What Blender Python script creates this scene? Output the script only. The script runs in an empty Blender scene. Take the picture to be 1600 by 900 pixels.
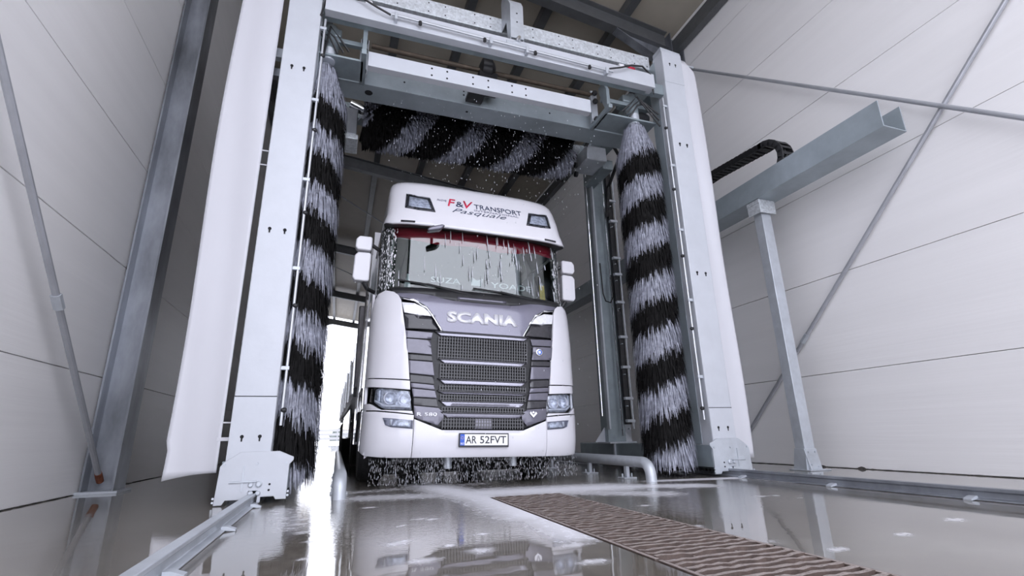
import bpy, bmesh, math, random
import numpy as np
from mathutils import Vector, Matrix

random.seed(7)
rng = np.random.default_rng(7)
scene = bpy.context.scene
COL = scene.collection

# ------------------------------------------------------------------ camera
FPX, YAW, PITCH, ROLL = 762.9, 0.3372, 0.2919, -0.0219
cam_d = bpy.data.cameras.new('camera')
cam = bpy.data.objects.new('camera', cam_d)
COL.objects.link(cam)
cam_d.sensor_width = 36.0
cam_d.lens = FPX / 1600 * 36.0
cam_d.clip_start, cam_d.clip_end = 0.05, 2000
_F = Vector((math.sin(YAW) * math.cos(PITCH), math.cos(YAW) * math.cos(PITCH), math.sin(PITCH)))
_r = Vector((math.cos(YAW), -math.sin(YAW), 0))
_u = _r.cross(_F)
_r2 = _r * math.cos(ROLL) + _u * math.sin(ROLL)
_u2 = -_r * math.sin(ROLL) + _u * math.cos(ROLL)
cam.matrix_world = Matrix(((_r2.x, _u2.x, -_F.x, 0), (_r2.y, _u2.y, -_F.y, 0), (_r2.z, _u2.z, -_F.z, 0.5), (0, 0, 0, 1)))
scene.camera = cam

# ------------------------------------------------------------------ sky, exposure
world = bpy.data.worlds.new('overcast_sky')
scene.world = world
world.use_nodes = True
_bg = world.node_tree.nodes['Background']
_bg.inputs[0].default_value = (0.86, 0.88, 1.0, 1)
_bg.inputs[1].default_value = 3.4
scene.view_settings.view_transform = 'Standard'
scene.view_settings.look = 'None'
scene.view_settings.gamma = 1
scene.view_settings.use_curve_mapping = False
scene.view_settings.exposure = 0.25


# ------------------------------------------------------------------ materials
def srgb(r, g, b):
    return tuple(((c / 255) / 12.92 if c / 255 <= .04045 else ((c / 255 + .055) / 1.055) ** 2.4) for c in (r, g, b))


def mat(name, col, rough=.5, metal=0.0, var=0.0, vscale=6.0, bump=0.0, bscale=40.0, stretch=(1, 1, 1),
        rvar=0.0, coat=0.0, spec=.5, col2=None):
    m = bpy.data.materials.new(name)
    m.use_nodes = True
    nt = m.node_tree
    N, L = nt.nodes, nt.links
    p = N['Principled BSDF']
    p.inputs['Roughness'].default_value = rough
    p.inputs['Metallic'].default_value = metal
    p.inputs['Specular IOR Level'].default_value = spec
    p.inputs['Coat Weight'].default_value = coat
    p.inputs['Coat Roughness'].default_value = .05
    p.inputs['Base Color'].default_value = (*col, 1)
    tc = N.new('ShaderNodeTexCoord')
    mp = N.new('ShaderNodeMapping')
    mp.inputs['Scale'].default_value = stretch
    L.new(tc.outputs['Object'], mp.inputs[0])
    if var or col2:
        n = N.new('ShaderNodeTexNoise')
        n.inputs['Scale'].default_value = vscale
        n.inputs['Detail'].default_value = 5
        n.inputs['Roughness'].default_value = .6
        L.new(mp.outputs[0], n.inputs[0])
        cr = N.new('ShaderNodeValToRGB')
        cr.color_ramp.elements[0].position = .32
        cr.color_ramp.elements[1].position = .68
        a = tuple(max(0, c * (1 - var)) for c in col)
        b = tuple(min(1, c * (1 + var)) for c in col) if col2 is None else col2
        cr.color_ramp.elements[0].color = (*a, 1)
        cr.color_ramp.elements[1].color = (*b, 1)
        L.new(n.outputs[0], cr.inputs[0])
        L.new(cr.outputs[0], p.inputs['Base Color'])
        if rvar:
            mr = N.new('ShaderNodeMapRange')
            mr.inputs[3].default_value = max(.02, rough - rvar)
            mr.inputs[4].default_value = rough + rvar
            L.new(n.outputs[0], mr.inputs[0])
            L.new(mr.outputs[0], p.inputs['Roughness'])
    if bump:
        n2 = N.new('ShaderNodeTexNoise')
        n2.inputs['Scale'].default_value = bscale
        n2.inputs['Detail'].default_value = 3
        L.new(mp.outputs[0], n2.inputs[0])
        bp = N.new('ShaderNodeBump')
        bp.inputs['Strength'].default_value = bump
        bp.inputs['Distance'].default_value = .02
        L.new(n2.outputs[0], bp.inputs['Height'])
        L.new(bp.outputs[0], p.inputs['Normal'])
    return m


def glass_mat(name, tint=(.6, .65, .66), ior=1.9):
    m = bpy.data.materials.new(name)
    m.use_nodes = True
    N, L = m.node_tree.nodes, m.node_tree.links
    N.remove(N['Principled BSDF'])
    out = N['Material Output']
    t = N.new('ShaderNodeBsdfTransparent')
    t.inputs[0].default_value = (*tint, 1)
    g = N.new('ShaderNodeBsdfGlossy')
    g.inputs['Roughness'].default_value = .01
    fr = N.new('ShaderNodeFresnel')
    ge = N.new('ShaderNodeNewGeometry')
    mi = N.new('ShaderNodeMapRange')     # same reflectance on both faces of the pane
    mi.inputs[3].default_value, mi.inputs[4].default_value = ior, 1 / ior
    L.new(ge.outputs['Backfacing'], mi.inputs[0])
    L.new(mi.outputs[0], fr.inputs[0])
    mx = N.new('ShaderNodeMixShader')
    L.new(fr.outputs[0], mx.inputs[0])
    L.new(t.outputs[0], mx.inputs[1])
    L.new(g.outputs[0], mx.inputs[2])
    L.new(mx.outputs[0], out.inputs[0])
    return m


MT = {}
MT['galv'] = mat('galvanised_steel', (.52, .55, .59), .38, .35, var=.10, vscale=7, rvar=.12, bump=.05, bscale=60)
MT['galv_white'] = mat('bright_galvanised_sheet', (.54, .56, .60), .42, .15, var=.04, vscale=4, rvar=.1, bump=.03, bscale=30)
MT['galv_mid'] = mat('blue_grey_galvanised', (.36, .41, .44), .36, .35, var=.12, vscale=3, rvar=.1)
MT['galv_spangle'] = mat('spangled_galvanised', (.60, .63, .66), .4, .3, var=.22, vscale=28, rvar=.15, bump=.1, bscale=80)
MT['galv_green'] = mat('grey_green_galvanised', (.27, .315, .335), .36, .35, var=.12, vscale=5, rvar=.1)
MT['frame_steel'] = mat('frame_steel', (.27, .285, .315), .36, .5, var=.45, vscale=2.2, rvar=.15, stretch=(1, 1, .35), bump=.04, bscale=20)
MT['purlin_steel'] = mat('purlin_steel', (.15, .155, .16), .5, .5, var=.12, vscale=4)
MT['wall_panel'] = mat('white_wall_panel', (.87, .855, .85), .42, 0, var=.02, vscale=1.2, bump=.10, bscale=5, stretch=(.4, .12, 4.5), spec=.4)
MT['joint'] = mat('panel_joint_grey', (.52, .51, .51), .8)
MT['foam_fill'] = mat('dark_wall_foot_filler', (.07, .065, .06), .9, var=.4, vscale=30)
MT['roof_liner'] = mat('beige_roof_liner', (.44, .40, .33), .55, var=.05, vscale=2, bump=.25, bscale=2.2)
MT['curtain'] = mat('white_pvc_sheet', (.60, .60, .635), .35, var=.02, vscale=2, bump=.05, bscale=4, stretch=(1, 1, .3))
MT['black'] = mat('black_plastic', (.018, .018, .020), .42, var=.3, vscale=12)
MT['rubber'] = mat('black_rubber', (.02, .02, .021), .7, var=.3, vscale=20, bump=.2, bscale=60)
MT['dark_hole'] = mat('dark_slot', (.01, .01, .012), .9)
MT['chrome'] = mat('polished_steel', (.80, .82, .84), .14, 1.0, rvar=.06, var=.05, vscale=15)
MT['pipe'] = mat('stainless_pipe', (.55, .57, .60), .35, .6, var=.04, vscale=10)
MT['shaft'] = mat('brown_oily_shaft', (.10, .075, .055), .4, .4, var=.3, vscale=9)
MT['bristle_black'] = mat('black_bristle', (.008, .0075, .0075), .75, var=.5, vscale=14, spec=.15)
MT['bristle_grey'] = mat('grey_bristle', (.30, .31, .37), .5, var=.35, vscale=18)
MT['paint'] = mat('white_truck_paint', (.74, .73, .77), .16, 0, coat=.6, var=.015, vscale=3)
MT['hood'] = mat('grey_metallic_paint', (.185, .18, .235), .28, .3, coat=.7, var=.03, vscale=60)
MT['grille_side'] = mat('grey_satin_panel', (.135, .13, .165), .22, .3, coat=.5, var=.1, vscale=9)
MT['grille_dark'] = mat('charcoal_panel', (.028, .027, .033), .22, 0, coat=.3, var=.2, vscale=20)
MT['grille_mesh'] = mat('black_grille_mesh', (.012, .012, .014), .4, .2, var=.4, vscale=40)
MT['slat'] = mat('grey_grille_slat', (.30, .295, .35), .25, .4, coat=.4)
MT['letter'] = mat('silver_letter', (.86, .86, .9), .25, .2)
MT['lamp_white'] = mat('white_lamp', (.85, .85, .88), .2, .2, var=.08, vscale=30)
MT['reflector'] = mat('lamp_reflector', (.60, .61, .66), .22, .25, var=.45, vscale=26, bump=.4, bscale=30)
MT['glass'] = glass_mat('windscreen_glass', (.74, .79, .78), 1.95)
MT['lens'] = glass_mat('lamp_lens', (.9, .92, .95), 1.5)
MT['side_glass'] = mat('dark_side_glass', (.03, .034, .035), .06, 0, coat=.5, var=.2, vscale=6)
MT['red'] = mat('red_valance', (.55, .015, .05), .6, var=.12, vscale=8)
MT['green'] = mat('dark_green_curtain', (.02, .07, .035), .8, var=.3, vscale=8)
MT['interior'] = mat('dark_cab_interior', (.03, .03, .032), .8, var=.2, vscale=8)
MT['yellow'] = mat('yellow_pennant', (.75, .5, .03), .5, var=.1, vscale=9)
MT['red_print'] = mat('red_lettering', (.62, .02, .07), .4)
MT['navy_print'] = mat('dark_blue_lettering', (.03, .045, .10), .4)
MT['grey_print'] = mat('grey_lettering', (.28, .28, .36), .5)
MT['pale_print'] = mat('pale_lettering', (.75, .78, .8), .5)
MT['plate_white'] = mat('plate_white', (.85, .85, .87), .3)
MT['plate_blue'] = mat('plate_blue', (.02, .10, .55), .3)
MT['plate_black'] = mat('plate_black', (.015, .015, .02), .4)
MT['trailer'] = mat('grey_trailer', (.25, .24, .25), .35, .2, var=.3, vscale=4, stretch=(1, .3, 1))
MT['grate'] = mat('dirty_rusty_steel', (.17, .13, .11), .5, .1, var=.3, vscale=9, col2=(.40, .34, .31), bump=.15, bscale=60, rvar=.15)
MT['drain'] = mat('drain_mud', (.02, .017, .014), .6)
MT['hose'] = mat('black_hose', (.015, .015, .016), .45)
MT['rust'] = mat('rusty_end', (.16, .05, .025), .8, var=.4, vscale=30)
MT['rod'] = mat('galvanised_rod', (.42, .43, .46), .4, .4, var=.08, vscale=5)
MT['ground'] = mat('pale_yard_concrete', (.62, .62, .62), .5, var=.06, vscale=.6)
MT['far_green'] = mat('hazy_grey_green', (.16, .18, .17), .9, var=.15, vscale=1.2)
MT['fence'] = mat('pale_fence', (.3, .3, .31), .7, var=.05, vscale=3)
MT['sign'] = mat('yellow_sign', (.85, .55, .08), .5, var=.05, vscale=3)


def water_mat():
    m = bpy.data.materials.new('water_drop')
    m.use_nodes = True
    p = m.node_tree.nodes['Principled BSDF']
    p.inputs['Base Color'].default_value = (.8, .82, .88, 1)
    p.inputs['Roughness'].default_value = .05
    p.inputs['IOR'].default_value = 1.33
    p.inputs['Transmission Weight'].default_value = .25
    n = m.node_tree.nodes.new('ShaderNodeTexNoise')
    n.inputs['Scale'].default_value = 30
    mr = m.node_tree.nodes.new('ShaderNodeMapRange')
    mr.inputs[3].default_value, mr.inputs[4].default_value = .02, .12
    m.node_tree.links.new(n.outputs[0], mr.inputs[0])
    m.node_tree.links.new(mr.outputs[0], p.inputs['Roughness'])
    return m


MT['water'] = water_mat()


def grate_mat():
    m = mat('rusty_grating', (.085, .06, .05), .55, .05, var=.35, vscale=14, bump=.15, bscale=60)
    N, L = m.node_tree.nodes, m.node_tree.links
    p = N['Principled BSDF']
    src = p.inputs['Base Color'].links[0].from_socket
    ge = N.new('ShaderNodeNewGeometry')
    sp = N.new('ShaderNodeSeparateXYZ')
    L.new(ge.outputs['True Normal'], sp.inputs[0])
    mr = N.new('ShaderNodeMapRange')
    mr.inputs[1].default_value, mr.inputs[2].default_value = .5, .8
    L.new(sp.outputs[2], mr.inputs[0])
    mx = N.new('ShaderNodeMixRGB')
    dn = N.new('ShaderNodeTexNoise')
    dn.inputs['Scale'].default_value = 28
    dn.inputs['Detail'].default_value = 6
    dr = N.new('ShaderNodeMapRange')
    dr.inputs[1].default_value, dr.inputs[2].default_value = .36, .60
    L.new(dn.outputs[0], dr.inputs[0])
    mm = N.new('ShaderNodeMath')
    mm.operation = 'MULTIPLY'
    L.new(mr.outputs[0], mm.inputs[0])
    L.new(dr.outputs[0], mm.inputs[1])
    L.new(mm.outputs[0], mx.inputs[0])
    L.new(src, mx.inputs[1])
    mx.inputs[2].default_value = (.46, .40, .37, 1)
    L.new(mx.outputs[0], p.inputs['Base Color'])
    return m


MT['grate'] = grate_mat()


def floor_mat():
    m = bpy.data.materials.new('wet_concrete')
    m.use_nodes = True
    N, L = m.node_tree.nodes, m.node_tree.links
    p = N['Principled BSDF']
    tc = N.new('ShaderNodeTexCoord')

    def noise(scale, detail=4, rough=.6, stretch=None):
        n = N.new('ShaderNodeTexNoise')
        n.inputs['Scale'].default_value = scale
        n.inputs['Detail'].default_value = detail
        n.inputs['Roughness'].default_value = rough
        src = tc.outputs['Object']
        if stretch:
            mp = N.new('ShaderNodeMapping')
            mp.inputs['Scale'].default_value = stretch
            L.new(src, mp.inputs[0])
            src = mp.outputs[0]
        L.new(src, n.inputs[0])
        return n

    def ramp(src, stops):
        r = N.new('ShaderNodeValToRGB')
        e = r.color_ramp.elements
        e[0].position, e[0].color = stops[0][0], (*stops[0][1], 1)
        e[1].position, e[1].color = stops[-1][0], (*stops[-1][1], 1)
        for s in stops[1:-1]:
            k = e.new(s[0])
            k.color = (*s[1], 1)
        L.new(src, r.inputs[0])
        return r

    def math_(op, a, b):
        n = N.new('ShaderNodeMath')
        n.operation = op
        for i, v in enumerate((a, b)):
            if isinstance(v, (int, float)):
                n.inputs[i].default_value = v
            else:
                L.new(v, n.inputs[i])
        n.use_clamp = True
        return n.outputs[0]

    c1 = ramp(noise(.9, 6).outputs[0], [(.3, (.165, .145, .12)), (.5, (.215, .193, .166)), (.7, (.275, .255, .225))])
    c2 = ramp(noise(9, 6, .7).outputs[0], [(.35, (.75, .75, .75)), (.7, (1.12, 1.12, 1.12))])
    mul = N.new('ShaderNodeMixRGB')
    mul.blend_type = 'MULTIPLY'
    mul.inputs[0].default_value = 1
    L.new(c1.outputs[0], mul.inputs[1])
    L.new(c2.outputs[0], mul.inputs[2])
    at = N.new('ShaderNodeAttribute')
    at.attribute_name = 'foam'
    fn = ramp(noise(16, 6, .75, (1, .8, 1)).outputs[0], [(.36, (0, 0, 0)), (.62, (1, 1, 1))])
    f1 = math_('ADD', at.outputs['Fac'], math_('SUBTRACT', fn.outputs[0], .62))
    f2 = math_('MULTIPLY', f1, math_('MULTIPLY', at.outputs['Fac'], 3.0))
    mx = N.new('ShaderNodeMixRGB')
    L.new(f2, mx.inputs[0])
    L.new(mul.outputs[0], mx.inputs[1])
    mx.inputs[2].default_value = (.95, .95, 1.0, 1)
    L.new(mx.outputs[0], p.inputs['Base Color'])
    # wetness: a film of water with rougher islands
    rr = ramp(noise(1.3, 5, .65).outputs[0], [(.40, (.018, .018, .018)), (.60, (.055, .055, .055)), (.78, (.16, .16, .16))])
    ro = N.new('ShaderNodeMixRGB')
    L.new(f2, ro.inputs[0])
    L.new(rr.outputs[0], ro.inputs[1])
    ro.inputs[2].default_value = (.6, .6, .6, 1)
    L.new(ro.outputs[0], p.inputs['Roughness'])
    p.inputs['IOR'].default_value = 1.55
    p.inputs['Specular IOR Level'].default_value = .6
    p.inputs['Coat Weight'].default_value = .35
    p.inputs['Coat Roughness'].default_value = .02
    ar = N.new('ShaderNodeAttribute')
    ar.attribute_name = 'ripple'
    nb = noise(26, 3, .6, (1, 1.6, 1))
    nb2 = noise(2.0, 3, .5)
    hgt = N.new('ShaderNodeMath')
    hgt.operation = 'MULTIPLY'
    L.new(nb.outputs[0], hgt.inputs[0])
    L.new(ar.outputs['Fac'], hgt.inputs[1])
    h2 = N.new('ShaderNodeMath')
    h2.operation = 'MULTIPLY_ADD'
    L.new(nb2.outputs[0], h2.inputs[0])
    h2.inputs[1].default_value = .35
    L.new(hgt.outputs[0], h2.inputs[2])
    bp = N.new('ShaderNodeBump')
    bp.inputs['Strength'].default_value = .35
    bp.inputs['Distance'].default_value = .012
    L.new(h2.outputs[0], bp.inputs['Height'])
    L.new(bp.outputs[0], p.inputs['Normal'])
    L.new(bp.outputs[0], p.inputs['Coat Normal'])
    return m


MT['floor'] = floor_mat()

# ------------------------------------------------------------------ mesh helpers
ORG = {}


class MB:
    def __init__(self):
        self.v, self.f = [], []

    def add(self, vs, fs):
        o = len(self.v)
        self.v += [tuple(p) for p in vs]
        self.f += [tuple(i + o for i in q) for q in fs]
        return self

    def box(self, x0, x1, y0, y1, z0, z1):
        vs = [(x, y, z) for z in (z0, z1) for y in (y0, y1) for x in (x0, x1)]
        return self.add(vs, [(0, 2, 3, 1), (4, 5, 7, 6), (0, 1, 5, 4), (2, 6, 7, 3), (0, 4, 6, 2), (1, 3, 7, 5)])

    def prism(self, poly, axis, a0, a1):
        n = len(poly)

        def pt(p, a):
            return {'x': (a, p[0], p[1]), 'y': (p[0], a, p[1]), 'z': (p[0], p[1], a)}[axis]
        vs = [pt(p, a0) for p in poly] + [pt(p, a1) for p in poly]
        fs = [tuple(range(n))[::-1], tuple(range(n, 2 * n))]
        fs += [(i, (i + 1) % n, n + (i + 1) % n, n + i) for i in range(n)]
        return self.add(vs, fs)

    def tube(self, pts, r, n=10, cap=True):
        pts = [Vector(p) for p in pts]
        rs = r if isinstance(r, (list, tuple)) else [r] * len(pts)
        rings = []
        prev = None
        for i, p in enumerate(pts):
            d = (pts[min(i + 1, len(pts) - 1)] - pts[max(i - 1, 0)]).normalized()
            a = prev if prev is not None else (Vector((0, 0, 1)) if abs(d.z) < .9 else Vector((1, 0, 0)))
            s = (a - d * a.dot(d)).normalized()
            prev = s
            t = d.cross(s)
            rings.append([p + (s * math.cos(2 * math.pi * k / n) + t * math.sin(2 * math.pi * k / n)) * rs[i] for k in range(n)])
        vs = [q for ring in rings for q in ring]
        fs = []
        for i in range(len(pts) - 1):
            for k in range(n):
                k2 = (k + 1) % n
                fs.append((i * n + k, i * n + k2, (i + 1) * n + k2, (i + 1) * n + k))
        if cap:
            fs.append(tuple(range(n))[::-1])
            fs.append(tuple(range((len(pts) - 1) * n, len(pts) * n)))
        return self.add(vs, fs)

    def lathe(self, prof, c, axis='z', n=20):
        """prof: list of (r, h) along axis from centre c"""
        vs, fs = [], []
        for r, h in prof:
            for k in range(n):
                a, b = r * math.cos(2 * math.pi * k / n), r * math.sin(2 * math.pi * k / n)
                q = {'z': (a, b, h), 'x': (h, a, b), 'y': (a, h, b)}[axis]
                vs.append((c[0] + q[0], c[1] + q[1], c[2] + q[2]))
        for i in range(len(prof) - 1):
            for k in range(n):
                k2 = (k + 1) % n
                fs.append((i * n + k, i * n + k2, (i + 1) * n + k2, (i + 1) * n + k))
        fs.append(tuple(range(n))[::-1])
        m = (len(prof) - 1) * n
        fs.append(tuple(range(m, m + n)))
        return self.add(vs, fs)

    def build(self, name, m, parent=None, bevel=0.0, smooth=True, angle=35, recalc=True):
        org = ORG.get(parent.name, Vector()) if parent else Vector()
        me = bpy.data.meshes.new(name)
        me.from_pydata([(x - org.x, y - org.y, z - org.z) for x, y, z in self.v], [], self.f)
        if recalc:
            bm = bmesh.new()
            bm.from_mesh(me)
            bmesh.ops.recalc_face_normals(bm, faces=bm.faces)
            bm.to_mesh(me)
            bm.free()
        return link(name, me, m, parent, bevel, smooth, angle)


def link(name, me, m, parent=None, bevel=0.0, smooth=True, angle=35):
    me.materials.append(MT[m] if isinstance(m, str) else m)
    if smooth:
        me.polygons.foreach_set('use_smooth', [True] * len(me.polygons))
        me.set_sharp_from_angle(angle=math.radians(angle))
    o = bpy.data.objects.new(name, me)
    COL.objects.link(o)
    if parent:
        o.parent = parent
        ORG[o.name] = ORG.get(parent.name, Vector())
    if bevel:
        b = o.modifiers.new('bevel', 'BEVEL')
        b.width = bevel
        b.segments = 2
        b.limit_method = 'ANGLE'
    return o


def tag(o, label=None, cat=None, group=None, kind=None):
    if label:
        o['label'] = label
    if cat:
        o['category'] = cat
    if group:
        o['group'] = group
    if kind:
        o['kind'] = kind
    return o


def thing(name, label, cat, loc, group=None):
    o = bpy.data.objects.new(name, None)
    COL.objects.link(o)
    o.location = loc
    ORG[o.name] = Vector(loc)
    return tag(o, label, cat, group)


def copy_part(o, parent, loc=None, rot=None):
    c = o.copy()
    COL.objects.link(c)
    c.parent = parent
    ORG[c.name] = ORG.get(parent.name, Vector())
    if loc is not None:
        c.location = loc
    if rot is not None:
        c.rotation_euler = rot
    return c


def bolt(p, r=.012, d=(0, -1, 0), h=.012):
    mb = MB()
    p = Vector(p)
    mb.tube([p, p + Vector(d) * h], r, 6)
    return mb


# ------------------------------------------------------------------ setting
XL, XR = -2.5, 6.2
YF, YB = -1.5, 39.7
FRAMES = [-1.4, 6.75, 15.0, 23.2, 31.4, 39.6]
ZJ = [0.004] + [1.2 + 1.28 * k for k in range(7)]


def zroof(x):           # underside of the rafters
    return 8.1 + .14 * (5.6 - x)


def ceil_z(x):
    return zroof(x) + .60


# floor: fine grid where it is seen, coarse beyond, a slot left open for the drain
GX0, GX1, GY1 = 1.25, 1.90, 4.25


def seg_d(X, Y, a, b):
    a, b = np.array(a), np.array(b)
    d = b - a
    t = np.clip(((X - a[0]) * d[0] + (Y - a[1]) * d[1]) / (d @ d), 0, 1)
    return np.hypot(X - a[0] - t * d[0], Y - a[1] - t * d[1])


def make_floor():
    vs, fs = [], []

    def sheet(xs, ys):
        o = len(vs)
        for y in ys:
            for x in xs:
                vs.append((x, y, 0))
        w = len(xs)
        for j in range(len(ys) - 1):
            for i in range(w - 1):
                fs.append((o + j * w + i, o + j * w + i + 1, o + (j + 1) * w + i + 1, o + (j + 1) * w + i))

    def lin(a, b, s):
        return np.linspace(a, b, max(2, int(round((b - a) / s)) + 1))
    sheet(lin(XL - .1, GX0, .05), lin(YF, GY1, .05))
    sheet(lin(GX1, XR + .1, .05), lin(YF, GY1, .05))
    sheet(lin(XL - .1, XR + .1, .05), lin(GY1, 9.5, .05))
    sheet(lin(XL - .1, XR + .1, 2), lin(9.5, YB, 3))
    sheet([GX0, GX1], [YF, .75])
    me = bpy.data.meshes.new('floor')
    me.from_pydata([tuple(map(float, v)) for v in vs], [], fs)
    A = np.array(vs, float)
    X, Y = A[:, 0], A[:, 1]
    foam = np.zeros(len(X))
    for a, b, w, s in [((.95, 5.6), (1.2, 4.2), .16, .9), ((1.2, 4.35), (1.22, 3.2), .15, 1.1), ((1.24, 3.3), (1.2, 2.5), .10, .7),
                       ((.3, 4.75), (1.35, 4.55), .16, .55), ((1.3, 4.6), (2.5, 4.45), .24, 1.0),
                       ((2.4, 4.55), (3.3, 4.15), .12, .8), ((2.1, 4.2), (2.6, 3.8), .14, .6), ((3.2, 4.75), (4.3, 4.55), .07, .85),
                       ((.2, 5.3), (1.5, 5.5), .12, .35), ((4.25, 4.45), (4.25, 3.9), .05, .7), ((-.35, 4.3), (-.2, 3.4), .08, .35)]:
        d = seg_d(X, Y, a, b)
        foam = np.maximum(foam, min(1, s * 1.15) * np.exp(-(d / (w * 1.6)) ** 2))
    blobs = [(rng.uniform(-.2, 3.6), rng.uniform(1.6, 4.2), rng.uniform(.02, .045)) for _ in range(46)]
    for bx, by, br in blobs:
        foam = np.maximum(foam, .8 * np.exp(-((X - bx) / (br * 1.5)) ** 2 - ((Y - by) / br) ** 2))
    ripple = np.clip(np.exp(-((X - 1.6) / 2.1) ** 4) * np.clip((Y - 2.4) / 1.8, 0, 1), 0, 1) * np.clip((9 - Y) / 2, 0, 1)
    for nm, arr in (('foam', foam), ('ripple', ripple)):
        at = me.attributes.new(nm, 'FLOAT', 'POINT')
        at.data.foreach_set('value', arr.astype(np.float32))
    o = link('floor', me, 'floor', smooth=False)
    tag(o, 'wet grey brown concrete floor with white foam', 'floor', kind='structure')
    return o


floor = make_floor()
tag(MB().box(-90, 90, -60, 400, -.3, -.012).build('ground', 'ground', smooth=False), 'pale wet concrete yard outside the hall', 'ground', kind='structure')

# walls: a backing sheet with one panel object per sandwich panel
for side, x, s in (('left', XL, -1), ('right', XR, 1)):
    w = MB().box(min(x + s * .04, x + s * .12), max(x + s * .04, x + s * .12), YF, YB, .0, ceil_z(x) + .1).build('wall_' + side, 'joint', smooth=False)
    tag(w, 'white sandwich panel side wall of the hall', 'wall', kind='structure')
    for b in range(5):
        y0, y1 = FRAMES[b], FRAMES[b + 1]
        for k in range(len(ZJ)):
            z0 = ZJ[k]
            z1 = ZJ[k + 1] if k + 1 < len(ZJ) else ceil_z(x) + .05
            if z1 - z0 < .1:
                continue
            mb = MB().box(min(x, x + s * .05), max(x, x + s * .05), y0 + .004, y1 - .004, z0 + .003, z1 - .003)
            mb.build('panel', 'wall_panel', w, bevel=.004)
# far end: unseen wall added across one half to darken the hall, rest open
wb = tag(MB().box(1.9, XR + .12, YB - .02, YB + .1, 0, 9.6).build('wall_back', 'wall_panel', smooth=False), 'white panel end wall closing half of the far end', 'wall', kind='structure')
# crumbly filler along the foot of the walls
for side, x, s in (('right', XR, -1), ('left', XL, 1)):
    mb = MB()
    y = 2.0
    while y < 9:
        l = random.uniform(.05, .3)
        h = random.choice([.005, .005, .006, .008, .012, .035]) * random.uniform(.7, 1.2)
        mb.prism([(y, 0), (y + l, 0), (y + l * .8, h * .6), (y + l * .5, h), (y + l * .2, h * .7)], 'x', x + s * .006, x - s * .02)
        y += l * random.uniform(.8, 1.6)
    o = mb.build('baseboard_' + side, 'foam_fill', smooth=False)
    tag(o, 'ragged dark filler along the foot of the wall', 'filler', kind='structure')

# ceiling
mb = MB()
mb.prism([(XL - .2, ceil_z(XL - .2)), (XR + .2, ceil_z(XR + .2)), (XR + .2, ceil_z(XR + .2) + .15), (XL - .2, ceil_z(XL - .2) + .15)], 'y', YF, YB)
ceiling = tag(mb.build('ceiling', 'roof_liner', smooth=False), 'sloping beige lined roof of the hall', 'ceiling', kind='structure')
for px in (-2.28, -.86, .58, 1.98, 3.45, 4.92):
    z = ceil_z(px)
    MB().prism([(px - .09, z - .005), (px - .09, z - .2), (px + .09, z - .2), (px + .09, z - .17), (px - .06, z - .17), (px - .06, z - .005)], 'y', YF, YB).build('purlin', 'purlin_steel', ceiling)
for x, s in ((XL, 1), (XR, -1)):   # eave beams
    z = zroof(x)
    MB().box(min(x + s * .02, x + s * .16), max(x + s * .02, x + s * .16), YF, YB, z + .02, z + .32).build('eave_beam', 'purlin_steel', ceiling)


# steel portal frames
def ibeam_prof(d, b, tf=.018, tw=.012):
    return [(-d / 2, -b / 2), (-d / 2 + tf, -b / 2), (-d / 2 + tf, -tw / 2), (d / 2 - tf, -tw / 2), (d / 2 - tf, -b / 2), (d / 2, -b / 2),
            (d / 2, b / 2), (d / 2 - tf, b / 2), (d / 2 - tf, tw / 2), (-d / 2 + tf, tw / 2), (-d / 2 + tf, b / 2), (-d / 2, b / 2)]


labels = {-1.4: 'steel portal frame around the front entrance of the hall',
          6.75: 'streaky steel portal frame whose column meets the bracing rod foot',
          15.0: 'dark steel portal frame, the first one beyond the gantry',
          23.2: 'dark steel portal frame, the second one beyond the gantry',
          31.4: 'dark steel portal frame, the third one beyond the gantry',
          39.6: 'steel portal frame around the open far end of the hall'}
for fy in FRAMES:
    t = thing('portal_frame', labels[fy], 'steel frame', (0, fy, 0), 'portal frames of the hall')
    d, b = .30, .32
    for xc in (XL + .02 + d / 2, XR - .02 - d / 2):
        MB().prism([(xc + q[0], fy + q[1]) for q in ibeam_prof(d, b, .02, .014)], 'z', .02, zroof(xc) + .35).build('column', 'frame_steel', t)
        MB().box(xc - .2, xc + .2, fy - .2, fy + .2, .001, .025).build('base_plate', 'galv', t)
    x0, x1 = XL + .33, XR - .33
    for nm, za, zb, hb in (('bottom_flange', 0, .02, .1), ('web', .02, .38, .007), ('top_flange', .38, .40, .1)):
        MB().prism([(x0, zroof(x0) + za), (x1, zroof(x1) + za), (x1, zroof(x1) + zb), (x0, zroof(x0) + zb)], 'y', fy - hb, fy + hb).build('rafter_' + nm, 'purlin_steel', t)
    for xa, xb in ((x0, x0 + 1.2), (x1, x1 - 1.2)):
        MB().prism([(xa, zroof(xa)), (xb, zroof(xb)), (xa, zroof(xa) - .42)], 'y', fy - .006, fy + .006).build('haunch', 'frame_steel', t)
        MB().prism([(xa, zroof(xa) - .42), (xb, zroof(xb)), (xb, zroof(xb) - .02), (xa, zroof(xa) - .44)], 'y', fy - .09, fy + .09).build('haunch_flange', 'frame_steel', t)


def rod(label, a, b, r, foot=False):
    t = thing('bracing_rod', label, 'rod', (a[0], a[1], 0))
    a, b = Vector(a), Vector(b)
    MB().tube([a, b], r, 10).build('bar', 'rod', t)
    d = (b - a).normalized()
    m_ = a + d * 2.2
    MB().tube([m_ - d * .07, m_ + d * .07], r * 1.45, 6).build('turnbuckle', 'galv', t)
    if foot:
        MB().tube([a, a + d * .12], r * 1.2, 10).build('rusty_end', 'rust', t)
    return t


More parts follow.
